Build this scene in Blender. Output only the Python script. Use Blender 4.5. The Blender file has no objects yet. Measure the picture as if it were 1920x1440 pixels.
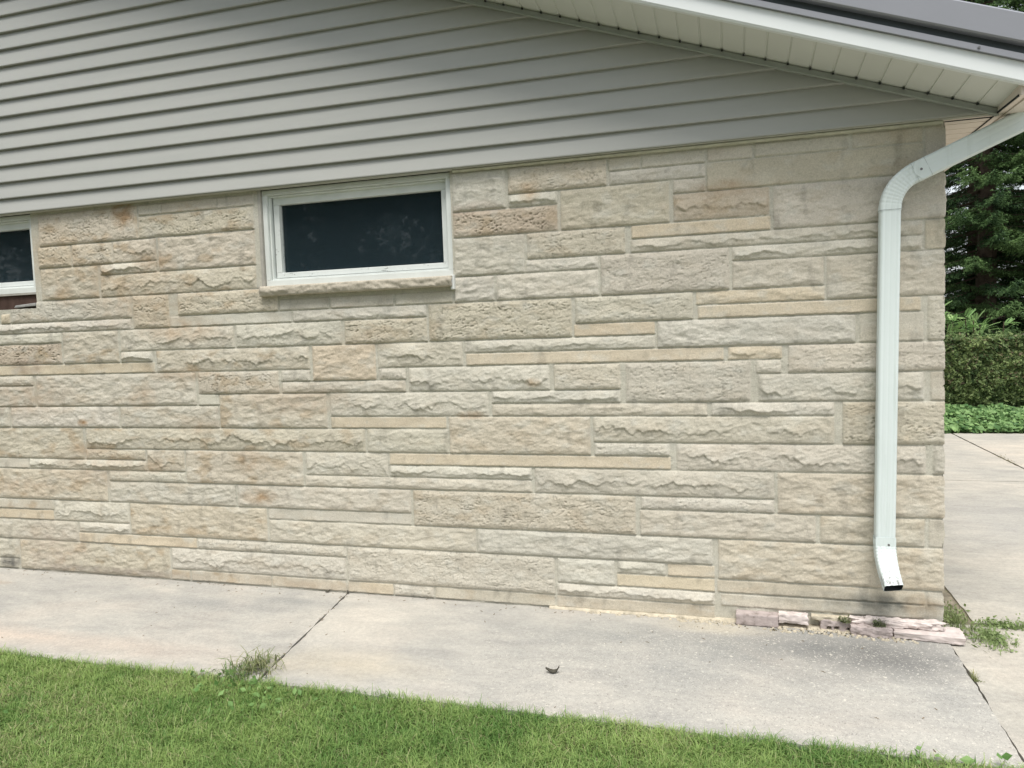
import bpy, math, random
import numpy as np
from math import radians, sin, cos, pi

random.seed(7)
SC = bpy.context.scene
COL = SC.collection
CZ = 1.46                     # camera height above the sidewalk

# ---------------------------------------------------------------- camera
from mathutils import Matrix, Vector
cam_d = bpy.data.cameras.new('camera')
cam = bpy.data.objects.new('camera', cam_d)
COL.objects.link(cam)
YAW, PITCH, ROLL = 0.288096, -0.067519, 0.03445
cam_d.sensor_fit = 'HORIZONTAL'
cam_d.sensor_width = 36.0
cam_d.lens = 1400 / 1920 * 36
cam_d.clip_start = 0.05
cam_d.clip_end = 500
fwd = Vector((-sin(YAW), cos(YAW), 0)) * cos(PITCH) + Vector((0, 0, sin(PITCH)))
rgt0 = Vector((cos(YAW), sin(YAW), 0))
up0 = rgt0.cross(fwd)
rgt = rgt0 * cos(ROLL) - up0 * sin(ROLL)
up = rgt.cross(fwd)
M = Matrix((rgt, up, -fwd)).transposed().to_4x4()
M.translation = Vector((0, -3.7655, CZ))
cam.matrix_world = M
SC.camera = cam

# ---------------------------------------------------------------- light
SUN_EL, SUN_AZ = radians(66), radians(168)      # azimuth: direction the light comes from, clockwise from +Y
world = bpy.data.worlds.new('World')
SC.world = world
world.use_nodes = True
wn = world.node_tree
bg = wn.nodes['Background']
sky = wn.nodes.new('ShaderNodeTexSky')
sky.sky_type = 'NISHITA'
sky.sun_disc = False
sky.sun_elevation = SUN_EL
sky.sun_rotation = SUN_AZ
sky.air_density = 1.0
sky.dust_density = 4.0
sky.ozone_density = 0.6
cloud = wn.nodes.new('ShaderNodeMix'); cloud.data_type = 'RGBA'      # even high cloud over the blue
cloud.inputs[0].default_value = .65
cloud.inputs[7].default_value = (7.4, 7.7, 7.9, 1)
wn.links.new(sky.outputs[0], cloud.inputs[6])
wn.links.new(cloud.outputs[2], bg.inputs[0])
bg.inputs[1].default_value = 0.105
sun_d = bpy.data.lights.new('sun', 'SUN')
sun_d.energy = 2.2
sun_d.angle = radians(27)
sun_d.color = (1.0, 0.96, 0.90)
sun = bpy.data.objects.new('sun', sun_d)
COL.objects.link(sun)
sdir = Vector((sin(SUN_AZ) * cos(SUN_EL), cos(SUN_AZ) * cos(SUN_EL), sin(SUN_EL)))
sun.rotation_euler = (-sdir).to_track_quat('-Z', 'Y').to_euler()
sun.location = sdir * 20

SC.view_settings.view_transform = 'Standard'
SC.view_settings.look = 'None'
SC.view_settings.gamma = 1.0
SC.view_settings.use_curve_mapping = False
SC.view_settings.exposure = 0.68
STONES = """-4.226 -3.454 -3 0 r b
-3.444 -3.276 -3 -2 s g
-3.275 -2.881 -3 -2 s b
-2.88 -2.628 -3 -2 s g
-3.451 -2.636 -2 0 r b
-4.245 -3.984 0 2 r b
-3.974 -3.656 0 2 r b
-3.654 -3.329 0 2 l b
-3.317 -2.637 0 3 m b
-4.239 -3.782 2 5 m b
-3.761 -3.337 2 3 l g
-3.765 -2.641 3 5 l b
-4.51 -3.545 5 7 r g
-4.595 -4.518 6 7 r o
-3.533 -3.265 5 8 r b
-3.199 -2.507 5 7 r b
-3.261 -2.426 7 8 s w
-5 -3.553 7 8 l w
-5 -4.109 8 9 m w
-4.097 -3.661 8 11 m b
-3.644 -2.816 8 10 l w
-2.803 -2.106 8 10 l w
-5 -4.111 9 11 r t
-3.65 -3.408 10 11 l w
-3.382 -2.318 10 12 l b
-5 -3.395 11 12 s o
-5 -4.368 12 13 r w
-5 -4.36 13 15 m w
-4.343 -3.108 12 15 m g
-3.089 -2.529 12 14 r b
-2.513 -2.323 12 13 m g
-2.302 -1.903 10 13 m o
-1.891 -1.388 10 12 l g
-2.51 -1.729 13 14 m g
-1.887 -1.725 12 13 r w
-1.711 -0.913 12 14 l w
-3.093 -2.949 14 15 s w
-2.947 -2.225 14 17 m b
-4.573 -3.695 15 17 m w
-5 -4.587 15 17 m w
-3.682 -2.957 15 17 m g
-2.203 -1.253 14 16 l w
-2.202 -1.498 16 17 s o
-5 -3.991 17 20 m b
-3.968 -1.991 17 19 l b
-1.978 -1.49 17 19 m g
-1.483 -0.705 16 19 m b
-3.977 -3.514 19 20 r b
-3.501 -3.222 19 21 l b
-5 -4.455 20 21 s w
-4.45 -3.507 20 21 l w
-3.214 -2.401 19 22 m b
-2.379 -1.857 19 21 l w
-1.846 -0.302 19 20 s o
-1.849 -1.024 20 21 l w
-2.389 -1.026 21 22 m g
-5 -3.824 21 24 m b
-3.803 -3.222 21 22 r w
-3.808 -2.873 22 24 m g
-2.856 -1.726 22 24 m g
-1.714 -0.483 22 25 r b
-5 -4.27 24 25 s b
-5 -4.276 25 26 s o
-4.267 -3.668 24 26 l w
-3.661 -2.663 24 27 m b
-2.649 -1.731 24 25 s w
-2.65 -1.352 25 27 m g
-1.344 -0.107 25 27 m w
-5 -4.087 26 28 m g
-4.074 -3.669 26 27 l w
-4.081 -3.171 27 28 s o
-3.166 -2.147 27 28 r w
-5 -4.595 28 30 m g
-5 -4.616 30 31 r g
-4.589 -3.378 28 31 m b
-3.365 -2.153 28 30 l w
-3.373 -3.237 30 31 s b
-3.226 -2.657 30 31 s b
-2.65 -2.159 30 31 s b
-2.141 -0.916 27 30 r w
-2.146 -1.859 30 31 s o
-1.853 -1.612 30 31 r w
-1.604 -0.921 30 31 s b
-0.902 -0.597 27 29 m w
-0.583 -0.339 27 28 l w
-0.329 -0.099 27 28 s o
-0.587 -0.1 28 29 s o
-0.906 -0.101 29 30 l w
-0.908 -0.102 30 31 s b
-1.412 -1.12 -3 0 m w
-1.103 -0.589 -3 -1 r b
-0.579 -0.422 -3 -2 s g
-0.414 -0.117 -3 -2 s g
-0.576 -0.114 -2 -1 m w
-1.105 -0.842 -1 0 l w
-1.415 -0.845 0 2 r t
-0.829 -0.285 -1 2 m b
-0.265 -0.114 -1 0 m g
-0.267 0.178 0 2 l t
-0.473 0.182 2 3 s o
-1.012 -0.504 2 4 r b
-1.417 -1.026 2 5 m g
-0.477 0.825 3 4 l g
-1.022 -0.641 4 5 l w
-0.631 -0.007 4 7 r g
0.004 0.825 4 5 l g
-1.421 -1.197 5 7 m w
-1.185 -0.643 5 7 m w
0.005 0.414 5 7 m g
0.425 0.93 5 8 m g
-0.166 0.418 7 8 m o
-0.159 0.819 8 9 s o
-0.102 0.102 -3 -2 s g
0.114 0.518 -3 -2 s g
0.536 0.824 -3 -2 s b
0.834 0.93 -3 0 s g
-0.106 0.828 -2 0 s b
0.195 0.93 0 3 m g
0.835 0.93 3 5 s b
-0.356 0.549 9 11 m w
0.565 0.83 9 11 s g
0.847 0.93 8 11 r g
-0.767 -0.18 7 9 r g
-0.776 -0.367 9 10 s o
-1.576 -0.786 7 10 r b
-2.088 -1.588 8 10 r b
-2.414 -1.587 7 8 m w
-2.497 -2.18 6 7 s g
-2.17 -1.78 6 7 s g
-1.769 -1.433 6 7 s g
-1.376 -0.368 10 11 l w
-1.37 -0.04 11 12 s o
-0.02 0.228 11 12 l o
-0.518 0.084 12 15 r g
-0.89 -0.544 12 14 r g
0.109 0.223 12 13 r w
0.254 0.93 11 13 r g
0.118 0.833 13 15 l g
0.859 0.93 13 15 s g
-1.231 -0.547 14 15 l w
-1.233 -0.122 15 16 m g
-0.104 0.456 15 16 l w
0.491 0.93 15 18 r b
-0.691 0.456 16 18 l g
-0.685 -0.308 18 19 r w
-0.275 0.842 18 20 l g
0.871 0.93 18 20 m g
-1.011 0.186 20 22 l g
0.2 0.93 20 23 m b
-0.455 0.185 22 23 r w
-0.463 0.371 23 25 m g
0.39 0.839 23 25 m b
0.854 0.93 23 25 s g
-0.081 0.93 25 28 m b
-0.088 0.84 28 29 s b
-0.071 0.84 29 30 s g
0.851 0.93 28 29 s g"""

# ---------------------------------------------------------------- helpers
def put(o, parent=None, label=None, cat=None, group=None, kind=None):
    if o.name not in COL.objects:
        COL.objects.link(o)
    if parent is not None:
        o.parent = parent
    if label: o['label'] = label
    if cat: o['category'] = cat
    if group: o['group'] = group
    if kind: o['kind'] = kind
    return o

def empty(name, loc=(0, 0, 0), **kw):
    o = bpy.data.objects.new(name, None)
    o.empty_display_size = 0.2
    o.location = loc
    return put(o, **kw)

def child(name, me_obj_parent, verts, faces, mat, smooth=False, bevel=0, label=None):
    return mesh(name, verts, faces, mat, parent=me_obj_parent, smooth=smooth, bevel=bevel, label=label)

def mesh(name, verts, faces, mat, parent=None, smooth=False, bevel=0, col=None, **kw):
    me = bpy.data.meshes.new(name)
    if isinstance(verts, np.ndarray):
        fast(me, verts, faces)
    else:
        me.from_pydata([tuple(v) for v in verts], [], faces)
    if isinstance(mat, (list, tuple)):
        for m in mat: me.materials.append(m)
    else:
        me.materials.append(mat)
    if col is not None:
        a = me.color_attributes.new('Col', 'FLOAT_COLOR', 'POINT')
        c4 = np.ones((len(verts), 4), np.float32); c4[:, :3] = col
        a.data.foreach_set('color', c4.ravel())
    me.polygons.foreach_set('use_smooth', np.full(len(me.polygons), smooth))
    me.update()
    o = bpy.data.objects.new(name, me)
    if parent is not None and parent.type == 'EMPTY':
        o.location = -Vector(parent.location)
    elif parent is not None and parent.type == 'MESH':
        pass
    put(o, parent=parent, **kw)
    if bevel:
        b = o.modifiers.new('bevel', 'BEVEL'); b.width = bevel; b.segments = 2; b.limit_method = 'ANGLE'
    return o

def fast(me, V, F):
    """V (n,3) float array, F (m,k) int array with k = 3 or 4 (or list of such arrays)"""
    Fs = F if isinstance(F, list) else [F]
    loops = np.concatenate([f.ravel() for f in Fs]).astype(np.int32)
    tot = np.concatenate([np.full(len(f), f.shape[1]) for f in Fs]).astype(np.int32)
    start = np.concatenate([[0], np.cumsum(tot)[:-1]]).astype(np.int32)
    me.vertices.add(len(V)); me.vertices.foreach_set('co', V.astype(np.float32).ravel())
    me.loops.add(len(loops)); me.loops.foreach_set('vertex_index', loops)
    me.polygons.add(len(tot)); me.polygons.foreach_set('loop_start', start)
    me.polygons.foreach_set('loop_total', tot)
    me.update(calc_edges=True); me.validate()

class MB:
    def __init__(s): s.v = []; s.f = []
    def box(s, x0, x1, y0, y1, z0, z1):
        n = len(s.v)
        s.v += [(x, y, z) for z in (z0, z1) for y in (y0, y1) for x in (x0, x1)]
        s.f += [[n + i for i in q] for q in ((0, 2, 3, 1), (4, 5, 7, 6), (0, 1, 5, 4), (2, 6, 7, 3), (0, 4, 6, 2), (1, 3, 7, 5))]
        return s
    def hexa(s, p):            # 8 points, bottom 4 ccw then top 4 ccw
        n = len(s.v); s.v += [tuple(q) for q in p]
        s.f += [[n + i for i in q] for q in ((3, 2, 1, 0), (4, 5, 6, 7), (0, 1, 5, 4), (1, 2, 6, 5), (2, 3, 7, 6), (3, 0, 4, 7))]
        return s
    def quad(s, *p):
        n = len(s.v); s.v += [tuple(q) for q in p]; s.f.append(list(range(n, n + len(p)))); return s
    def sweep(s, prof, path_fn, ts, caps=True):
        """prof: list of 2D; path_fn(t, a, b)->3D"""
        n = len(s.v); m = len(prof)
        for t in ts:
            for a, b in prof: s.v.append(tuple(path_fn(t, a, b)))
        for i in range(len(ts) - 1):
            for j in range(m):
                k = (j + 1) % m
                s.f.append([n + i * m + j, n + i * m + k, n + (i + 1) * m + k, n + (i + 1) * m + j])
        if caps:
            s.f.append([n + j for j in range(m)][::-1]); s.f.append([n + (len(ts) - 1) * m + j for j in range(m)])
        return s
    def build(s, name, mat, parent=None, **kw):
        return mesh(name, s.v, s.f, mat, parent=parent, **kw)

def hash2(ix, iy, seed):
    h = (ix.astype(np.int64) * 374761393 + iy.astype(np.int64) * 668265263 + seed * 1442695041) & 0xFFFFFFFF
    h = ((h ^ (h >> 13)) * 1274126177) & 0xFFFFFFFF
    return (h ^ (h >> 16)) & 0xFFFFFFFF

def noise2(x, y, seed=0):
    """gradient noise, about -1..1"""
    x, y = np.broadcast_arrays(np.asarray(x, float), np.asarray(y, float))
    x0 = np.floor(x); y0 = np.floor(y); fx = x - x0; fy = y - y0
    x0 = x0.astype(np.int64); y0 = y0.astype(np.int64)
    u = fx * fx * fx * (fx * (fx * 6 - 15) + 10); v = fy * fy * fy * (fy * (fy * 6 - 15) + 10)
    r = 0
    for dx in (0, 1):
        for dy in (0, 1):
            a = hash2(x0 + dx, y0 + dy, seed) * (2 * pi / 4294967296.0)
            g = np.cos(a) * (fx - dx) + np.sin(a) * (fy - dy)
            r = r + g * (u if dx else 1 - u) * (v if dy else 1 - v)
    return r * 1.5

def fbm(x, y, seed=0, o=4, gain=.5):
    r = 0; a = 1.; t = 0
    for i in range(o):
        r = r + a * noise2(x * 2 ** i, y * 2 ** i, seed + i * 17); t += a; a *= gain
    return r / t

def ridg(x, y, seed=0, o=3):
    r = 0; a = 1.; t = 0
    for i in range(o):
        r = r + a * (1 - 2 * np.abs(noise2(x * 2 ** i, y * 2 ** i, seed + i * 13))); t += a; a *= .5
    return r / t

def sst(a, b, x):
    t = np.clip((x - a) / (b - a), 0, 1); return t * t * (3 - 2 * t)

# ---------------------------------------------------------------- materials
class NT:
    def __init__(s, name, rough=.8, spec=.3, metal=0.0):
        s.m = bpy.data.materials.new(name); s.m.use_nodes = True
        s.t = s.m.node_tree; s.n = s.t.nodes; s.l = s.t.links
        s.b = s.n['Principled BSDF']
        s.b.inputs['Roughness'].default_value = rough
        s.b.inputs['Specular IOR Level'].default_value = spec
        s.b.inputs['Metallic'].default_value = metal
    def new(s, k, **kw):
        n = s.n.new(k)
        for a, v in kw.items(): setattr(n, a, v)
        return n
    def coord(s, scale=(1, 1, 1), kind='Object', rot=(0, 0, 0)):
        tc = s.new('ShaderNodeTexCoord'); mp = s.new('ShaderNodeMapping')
        mp.inputs['Scale'].default_value = scale; mp.inputs['Rotation'].default_value = rot
        s.l.new(tc.outputs[kind], mp.inputs[0]); return mp.outputs[0]
    def noise(s, scale, vec=None, detail=4, rough=.55, dist=0):
        n = s.new('ShaderNodeTexNoise'); n.inputs['Scale'].default_value = scale
        n.inputs['Detail'].default_value = detail; n.inputs['Roughness'].default_value = rough
        n.inputs['Distortion'].default_value = dist
        s.l.new(vec if vec else s.coord(), n.inputs['Vector']); return n.outputs['Fac']
    def ramp(s, fac, *stops, interp='LINEAR'):
        r = s.new('ShaderNodeValToRGB'); e = r.color_ramp.elements; r.color_ramp.interpolation = interp
        while len(e) < len(stops): e.new(.5)
        for el, (p, c) in zip(e, stops):
            el.position = p; el.color = (*c, 1) if len(c) == 3 else c
        s.l.new(fac, r.inputs[0]); return r.outputs[0]
    def mix(s, fac, a, b, mode='MIX'):
        m = s.new('ShaderNodeMix'); m.data_type = 'RGBA'; m.blend_type = mode
        for i, x in ((0, fac), (6, a), (7, b)):
            if hasattr(x, 'links'): s.l.new(x, m.inputs[i])
            elif isinstance(x, (int, float)): m.inputs[i].default_value = x
            else: m.inputs[i].default_value = (*x, 1)
        return m.outputs[2]
    def math(s, op, a, b=0.0, clamp=False):
        m = s.new('ShaderNodeMath'); m.operation = op; m.use_clamp = clamp
        for i, x in ((0, a), (1, b)):
            if hasattr(x, 'links'): s.l.new(x, m.inputs[i])
            else: m.inputs[i].default_value = x
        return m.outputs[0]
    def blob(s, c, r):
        """1 at world-space spot c fading to 0 at radii r"""
        g = s.new('ShaderNodeNewGeometry')
        a = s.new('ShaderNodeVectorMath'); a.operation = 'SUBTRACT'; a.inputs[1].default_value = c
        s.l.new(g.outputs['Position'], a.inputs[0])
        d = s.new('ShaderNodeVectorMath'); d.operation = 'DIVIDE'; d.inputs[1].default_value = r
        s.l.new(a.outputs[0], d.inputs[0])
        ln = s.new('ShaderNodeVectorMath'); ln.operation = 'LENGTH'; s.l.new(d.outputs[0], ln.inputs[0])
        nz = s.noise(6, detail=5)
        x = s.math('ADD', ln.outputs['Value'], s.math('MULTIPLY', s.math('SUBTRACT', nz, .5), .9))
        return s.math('SUBTRACT', 1.0, x, clamp=True)
    def attr(s, name='Col'):
        a = s.new('ShaderNodeAttribute'); a.attribute_name = name; return a.outputs['Color']
    def color(s, c):
        if hasattr(c, 'links'): s.l.new(c, s.b.inputs['Base Color'])
        else: s.b.inputs['Base Color'].default_value = (*c, 1)
        return s
    def bump(s, h, strength=.3, dist=.01):
        b = s.new('ShaderNodeBump'); b.inputs['Strength'].default_value = strength
        b.inputs['Distance'].default_value = dist
        s.l.new(h, b.inputs['Height']); s.l.new(b.outputs[0], s.b.inputs['Normal']); return s

def m_plain(name, c, rough=.6, spec=.3, var=.06, scale=8, metal=0, bump=0, vec=(1, 1, 1)):
    t = NT(name, rough, spec, metal)
    n = t.noise(scale, t.coord(vec), 5)
    lo = tuple(x * (1 - var) for x in c); hi = tuple(min(1, x * (1 + var)) for x in c)
    t.color(t.ramp(n, (.3, lo), (.7, hi)))
    if bump: t.bump(t.noise(scale * 20, detail=3), bump, .002)
    return t.m

def m_stone():
    t = NT('limestone', .92, .15)
    a = t.attr()
    n = t.noise(170, detail=4)
    c = t.mix(1.0, a, t.ramp(n, (.3, (.86, .86, .85)), (.7, (1.12, 1.12, 1.12))), 'MULTIPLY')
    t.color(c); t.bump(t.noise(230, detail=5, rough=.65), .55, .0035); return t.m

def m_siding():
    t = NT('vinyl_siding', .55, .35)
    g = t.noise(5, t.coord((.25, 1, 3)), 4)
    c = t.ramp(g, (.3, (.375, .385, .365)), (.7, (.405, .412, .390)))
    t.color(c)
    t.bump(t.noise(90, t.coord((.08, 1, 1.2)), 3), .10, .0015)
    return t.m

def m_concrete(name, base, warm, dark, speck=1.0, stains=()):
    t = NT(name, .92, .2)
    n = t.noise(1.3, detail=6, rough=.6, dist=.4)
    c = t.ramp(n, (.30, dark), (.47, base), (.68, warm))
    n2 = t.noise(7, t.coord((.6, 1.6, 1)), 6, .65)
    c = t.mix(1.0, c, t.ramp(n2, (.3, (.87, .87, .87)), (.7, (1.06, 1.06, 1.05))), 'MULTIPLY')
    for (cc, rr, colr, amt) in stains:
        c = t.mix(t.math('MULTIPLY', t.blob(cc, rr), amt, clamp=True), c, colr)
    # exposed aggregate, stronger where the slab surface has worn
    worn = t.ramp(t.math('ADD', t.noise(1.6, detail=5), t.blob((.1, -.75, 0), (1.5, .85, .6))), (.40, (.06, .06, .06)), (.85, (1, 1, 1)))
    co = t.coord((1, 1, 1)); nzv = t.new('ShaderNodeTexNoise'); nzv.inputs['Scale'].default_value = 40; t.l.new(co, nzv.inputs['Vector'])
    cv = t.new('ShaderNodeVectorMath'); cv.operation = 'MULTIPLY_ADD'; cv.inputs[1].default_value = (.035, .035, .035)
    t.l.new(nzv.outputs['Color'], cv.inputs[0]); t.l.new(co, cv.inputs[2])
    for scale, thr, rad, colr, amt in ((38, .86, .34, (.70, .67, .60), .55), (75, .70, .38, (.62, .60, .54), .6), (135, .55, .40, (.60, .58, .53), .55), (62, .80, .30, (.22, .21, .19), .5), (120, .55, .38, (.27, .265, .25), .6)):
        v = t.new('ShaderNodeTexVoronoi'); v.inputs['Scale'].default_value = scale; t.l.new(cv.outputs[0], v.inputs['Vector'])
        f = t.math('MULTIPLY', t.ramp(v.outputs['Distance'], (rad * .6, (1, 1, 1)), (rad, (0, 0, 0))), t.ramp(v.outputs['Color'], (thr, (0, 0, 0)), (thr + .06, (1, 1, 1))))
        c = t.mix(t.math('MULTIPLY', f, t.math('MULTIPLY', worn, min(1.0, amt * 1.3) * speck)), c, colr)
    c = t.mix(1.0, c, t.ramp(t.noise(45, detail=8, rough=.8), (.28, (.80, .80, .80)), (.72, (1.14, 1.14, 1.14))), 'MULTIPLY')
    c = t.mix(1.0, c, t.ramp(t.noise(3.2, t.coord((.7, 1.5, 1), rot=(0, 0, .5)), 8, .72, .8), (.32, (.84, .845, .85)), (.66, (1.07, 1.06, 1.04))), 'MULTIPLY')
    c = t.mix(1.0, c, t.ramp(t.noise(260, detail=3), (.25, (.82, .82, .82)), (.75, (1.1, 1.1, 1.1))), 'MULTIPLY')
    t.color(c); t.bump(t.noise(180, detail=5, rough=.7), .5, .003); return t.m

def m_leaf(name, rough=.55, trans=0.25, spec=.3):
    t = NT(name, rough, spec)
    a = t.attr(); t.color(a)
    tr = t.new('ShaderNodeBsdfTranslucent'); t.l.new(a, tr.inputs[0])
    mx = t.new('ShaderNodeMixShader'); mx.inputs[0].default_value = trans
    t.l.new(t.b.outputs[0], mx.inputs[1]); t.l.new(tr.outputs[0], mx.inputs[2])
    t.l.new(mx.outputs[0], t.n['Material Output'].inputs[0]); return t.m

M_stone = m_stone()
M_siding = m_siding()
M_leaf = m_leaf('foliage')
M_needle = m_leaf('needles', .7, .12, .2)
M_grass = m_leaf('grass_blades', .5, .3, .3)
M_white = m_plain('white_aluminium', (.72, .76, .76), .45, .4, .03, 3)
M_pipe = m_plain('downspout_paint', (.675, .75, .742), .38, .45, .03, 2)
def m_pipe():
    t = NT('downspout_paint', .38, .45)
    c = t.ramp(t.noise(2, detail=5), (.3, (.655, .728, .720)), (.7, (.695, .770, .762)))
    g = t.math('MULTIPLY', t.blob((.672, -.165, .29), (.075, .09, .085)), t.ramp(t.noise(60, t.coord((1, 1, .35)), 5, .7), (.45, (0, 0, 0)), (.6, (1, 1, 1))))
    c = t.mix(t.math('MULTIPLY', g, 1.6, clamp=True), c, (.17, .18, .17))
    st = t.ramp(t.noise(30, t.coord((1, 1, .05)), 5, .7), (.55, (1, 1, 1)), (.75, (.86, .87, .85)))
    t.color(t.mix(1.0, c, st, 'MULTIPLY')); t.bump(t.noise(7, t.coord((1, 1, .5))), .12, .004); return t.m
M_pipe = m_pipe()
M_soffit = m_plain('soffit_vinyl', (.64, .66, .62), .5, .35, .03, 3)
M_soffit2 = m_plain('eave_soffit_vinyl', (.70, .62, .54), .5, .35, .03, 3)
M_jch = m_plain('channel_vinyl', (.36, .39, .36), .55, .3, .04, 3)
M_rim = m_plain('grey_roof_metal', (.26, .27, .30), .38, .5, .04, 2, bump=.15)
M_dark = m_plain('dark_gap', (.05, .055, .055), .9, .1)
M_screw = m_plain('screw_metal', (.18, .18, .18), .4, .5, metal=.8)
M_caulk = m_plain('caulk', (.52, .52, .42), .8, .2, .12, 30, bump=.6)
M_bark = m_plain('bark', (.10, .075, .055), .95, .1, .35, 14, bump=.8)
M_deadtwig = m_plain('dead_twig', (.30, .27, .24), .95, .1, .2, 20)
M_soil = m_plain('soil', (.10, .085, .05), 1, .05, .4, 20, bump=.8)

def m_paint_old():
    t = NT('weathered_window_paint', .5, .35)
    n = t.noise(16, t.coord((1, 1, 1)), 6, .7)
    n2 = t.noise(55, t.coord((.5, 1, 3)), 5, .7)
    g = t.math('MULTIPLY', t.ramp(n, (.56, (0, 0, 0)), (.62, (1, 1, 1))), t.ramp(n2, (.50, (0, 0, 0)), (.62, (1, 1, 1))))
    g = t.math('MULTIPLY', g, t.math('ADD', t.blob((-2.52, .05, 1.90), (.10, .5, .30)), t.blob((-2.0, .05, 1.85), (.75, .5, .10)), clamp=True)); g = t.math('MINIMUM', t.math('MULTIPLY', g, 2.5), .8)
    base = t.ramp(t.noise(6), (.3, (.64, .68, .66)), (.7, (.74, .77, .755)))
    t.color(t.mix(g, base, (.16, .17, .16))); t.bump(t.noise(60), .2, .002); return t.m
M_frame = m_paint_old()
M_casing = m_plain('window_casing_paint', (.69, .725, .70), .5, .35, .06, 9, bump=.2)

def m_glass():
    t = NT('dark_window_glass', .035, .5)
    n = t.noise(3.5, t.coord((1, 1, 1.4)), 5)
    c = t.ramp(n, (.35, (.003, .008, .013)), (.7, (.006, .015, .021)))
    t.color(c)
    t.b.inputs['IOR'].default_value = 1.52
    # dusty film
    d = t.ramp(t.noise(12, t.coord((1, 1, .6)), 6, .7), (.45, (.02, .02, .02)), (.8, (.12, .12, .12)))
    t.l.new(d, t.b.inputs['Roughness']); return t.m
M_glass = m_glass()

def m_screen():
    t = NT('insect_screen_mesh', .6, .2)
    co = t.coord((1, 1, 1))
    sx = t.new('ShaderNodeSeparateXYZ'); t.l.new(co, sx.inputs[0])
    def grid(o):
        w = t.math('MULTIPLY', o, 420.0)
        return t.math('GREATER_THAN', t.math('FRACT', w), .80)
    g = t.math('MAXIMUM', grid(sx.outputs[0]), grid(sx.outputs[2]))
    t.color((.032, .054, .064))
    t.l.new(g, t.b.inputs['Alpha']); return t.m
M_screen = m_screen()

def m_brick():
    t = NT('pink_brick', .9, .2)
    c = t.ramp(t.noise(22, detail=6, rough=.7), (.32, (.20, .17, .15)), (.45, (.40, .345, .33)), (.6, (.45, .39, .375)), (.8, (.60, .56, .50)))
    t.color(c); t.bump(t.noise(120, detail=5), .6, .004); return t.m
M_brick = m_brick()
M_pinkpaint = m_plain('pink_painted_masonry', (.62, .555, .525), .85, .2, .22, 26, bump=.8)
M_mortar = m_plain('crumbled_mortar', (.52, .47, .37), .95, .1, .25, 30, bump=.9)
M_leafdead = m_plain('dead_leaf', (.075, .07, .055), .7, .3, .3, 60)

# ---------------------------------------------------------------- ground
Zg = 0.0
gx = np.array([-200, -60, -20, -8, -4, 0, 4, 8, 20, 60, 200.]); gy = np.array([-200, -60, -20, -8, -4, 0, 4, 8, 14, 30, 60, 200.])
def m_ground():
    t = NT('ground_soil_and_grass', 1, .05)
    t.color(t.ramp(t.noise(3, detail=8, rough=.7), (.3, (.035, .05, .018)), (.55, (.06, .085, .03)), (.75, (.10, .09, .05))))
    t.bump(t.noise(30, detail=6), .8, .02); return t.m
gv = [(x, y, -0.16) for y in gy for x in gx]
gf = [[j * 11 + i, j * 11 + i + 1, (j + 1) * 11 + i + 1, (j + 1) * 11 + i] for j in range(len(gy) - 1) for i in range(10)]
mesh('ground', gv, gf, m_ground(), kind='structure')
mesh('lawn_soil', [(-30, -30, -.02), (.90, -30, -.02), (.90, -1.085, -.02), (-30, -1.085, -.02)], [[0, 1, 2, 3]], M_soil, kind='structure')

STAIN_SW = (((.40, -.25, 0), (.95, .42, .5), (.235, .24, .235), 1.0), ((.62, -.30, 0), (.42, .26, .5), (.17, .17, .165), .9), ((-.5, -.30, 0), (.8, .22, .5), (.33, .335, .32), .7), ((.1, -.62, 0), (1.2, .30, .5), (.36, .36, .34), .5),
            ((-.30, -.55, 0), (.55, .30, .5), (.34, .345, .335), .5),
            ((-2.9, -.30, 0), (.9, .12, .5), (.30, .305, .30), .55),
            ((-2.35, -.18, 0), (.45, .07, .5), (.27, .28, .275), .6),
            ((-3.6, -.9, 0), (1.8, .14, .5), (.60, .50, .42), .6),
            ((-1.7, -.85, 0), (.55, .2, .5), (.56, .50, .39), .6),
            ((-.10, -.10, 0), (.35, .10, .5), (.55, .50, .40), .7),
            ((-1.9, -.4, 0), (.6, .35, .5), (.58, .55, .49), .6),
            ((-4.6, -.25, 0), (.25, .06, .5), (.40, .27, .15), .6))
M_walk = m_concrete('sidewalk_concrete', (.455, .443, .412), (.495, .462, .42), (.385, .38, .362), 1.0, STAIN_SW)
M_drive = m_concrete('driveway_concrete', (.465, .445, .40), (.51, .475, .42), (.40, .385, .355), .25, (((1.9, 2.2, 0), (1.2, 1.0, .5), (.40, .395, .375), .6), ((3.3, 5.2, 0), (1.0, 1.6, .5), (.64, .56, .46), .6)))

def slab(mb, pts, z1, z0=-.12):
    mb.hexa([(x, y, z0) for x, y in pts] + [(x, y, z1) for x, y in pts])

def wob_slab(name, pts, z1, mat, amp=.004, n=60):
    """slab whose outline is slightly chipped"""
    out = []
    rr = random.Random(len(pts) + int(abs(pts[0][0]) * 100))
    for i in range(len(pts)):
        a, b = Vector(pts[i]), Vector(pts[(i + 1) % len(pts)])
        L = (b - a).length; k = max(2, min(n, int(L / .03)))
        nv = Vector((-(b - a).y, (b - a).x)) / L
        for j in range(k):
            p = a.lerp(b, j / k)
            if j: p = p + nv * (amp * (float(noise2(np.array(p.x * 9), np.array(p.y * 9), 5)) + rr.uniform(-.35, .35)))
            out.append(p)
    m = len(out)
    v = [(p.x, p.y, z1) for p in out] + [(p.x, p.y, z1 - .12) for p in out]
    f = [list(range(m))] + [[i, m + i, m + (i + 1) % m, (i + 1) % m] for i in range(m)]
    return v, f, m

def add_slabs(name, lst, mat, amp=.004):
    V = []; F = []
    for pts, z in lst:
        v, f, m = wob_slab(name, pts, z, mat, amp)
        n = len(V); V += v; F += [[n + i for i in q] for q in f]
    return mesh(name, V, F, mat, kind='structure')

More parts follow.
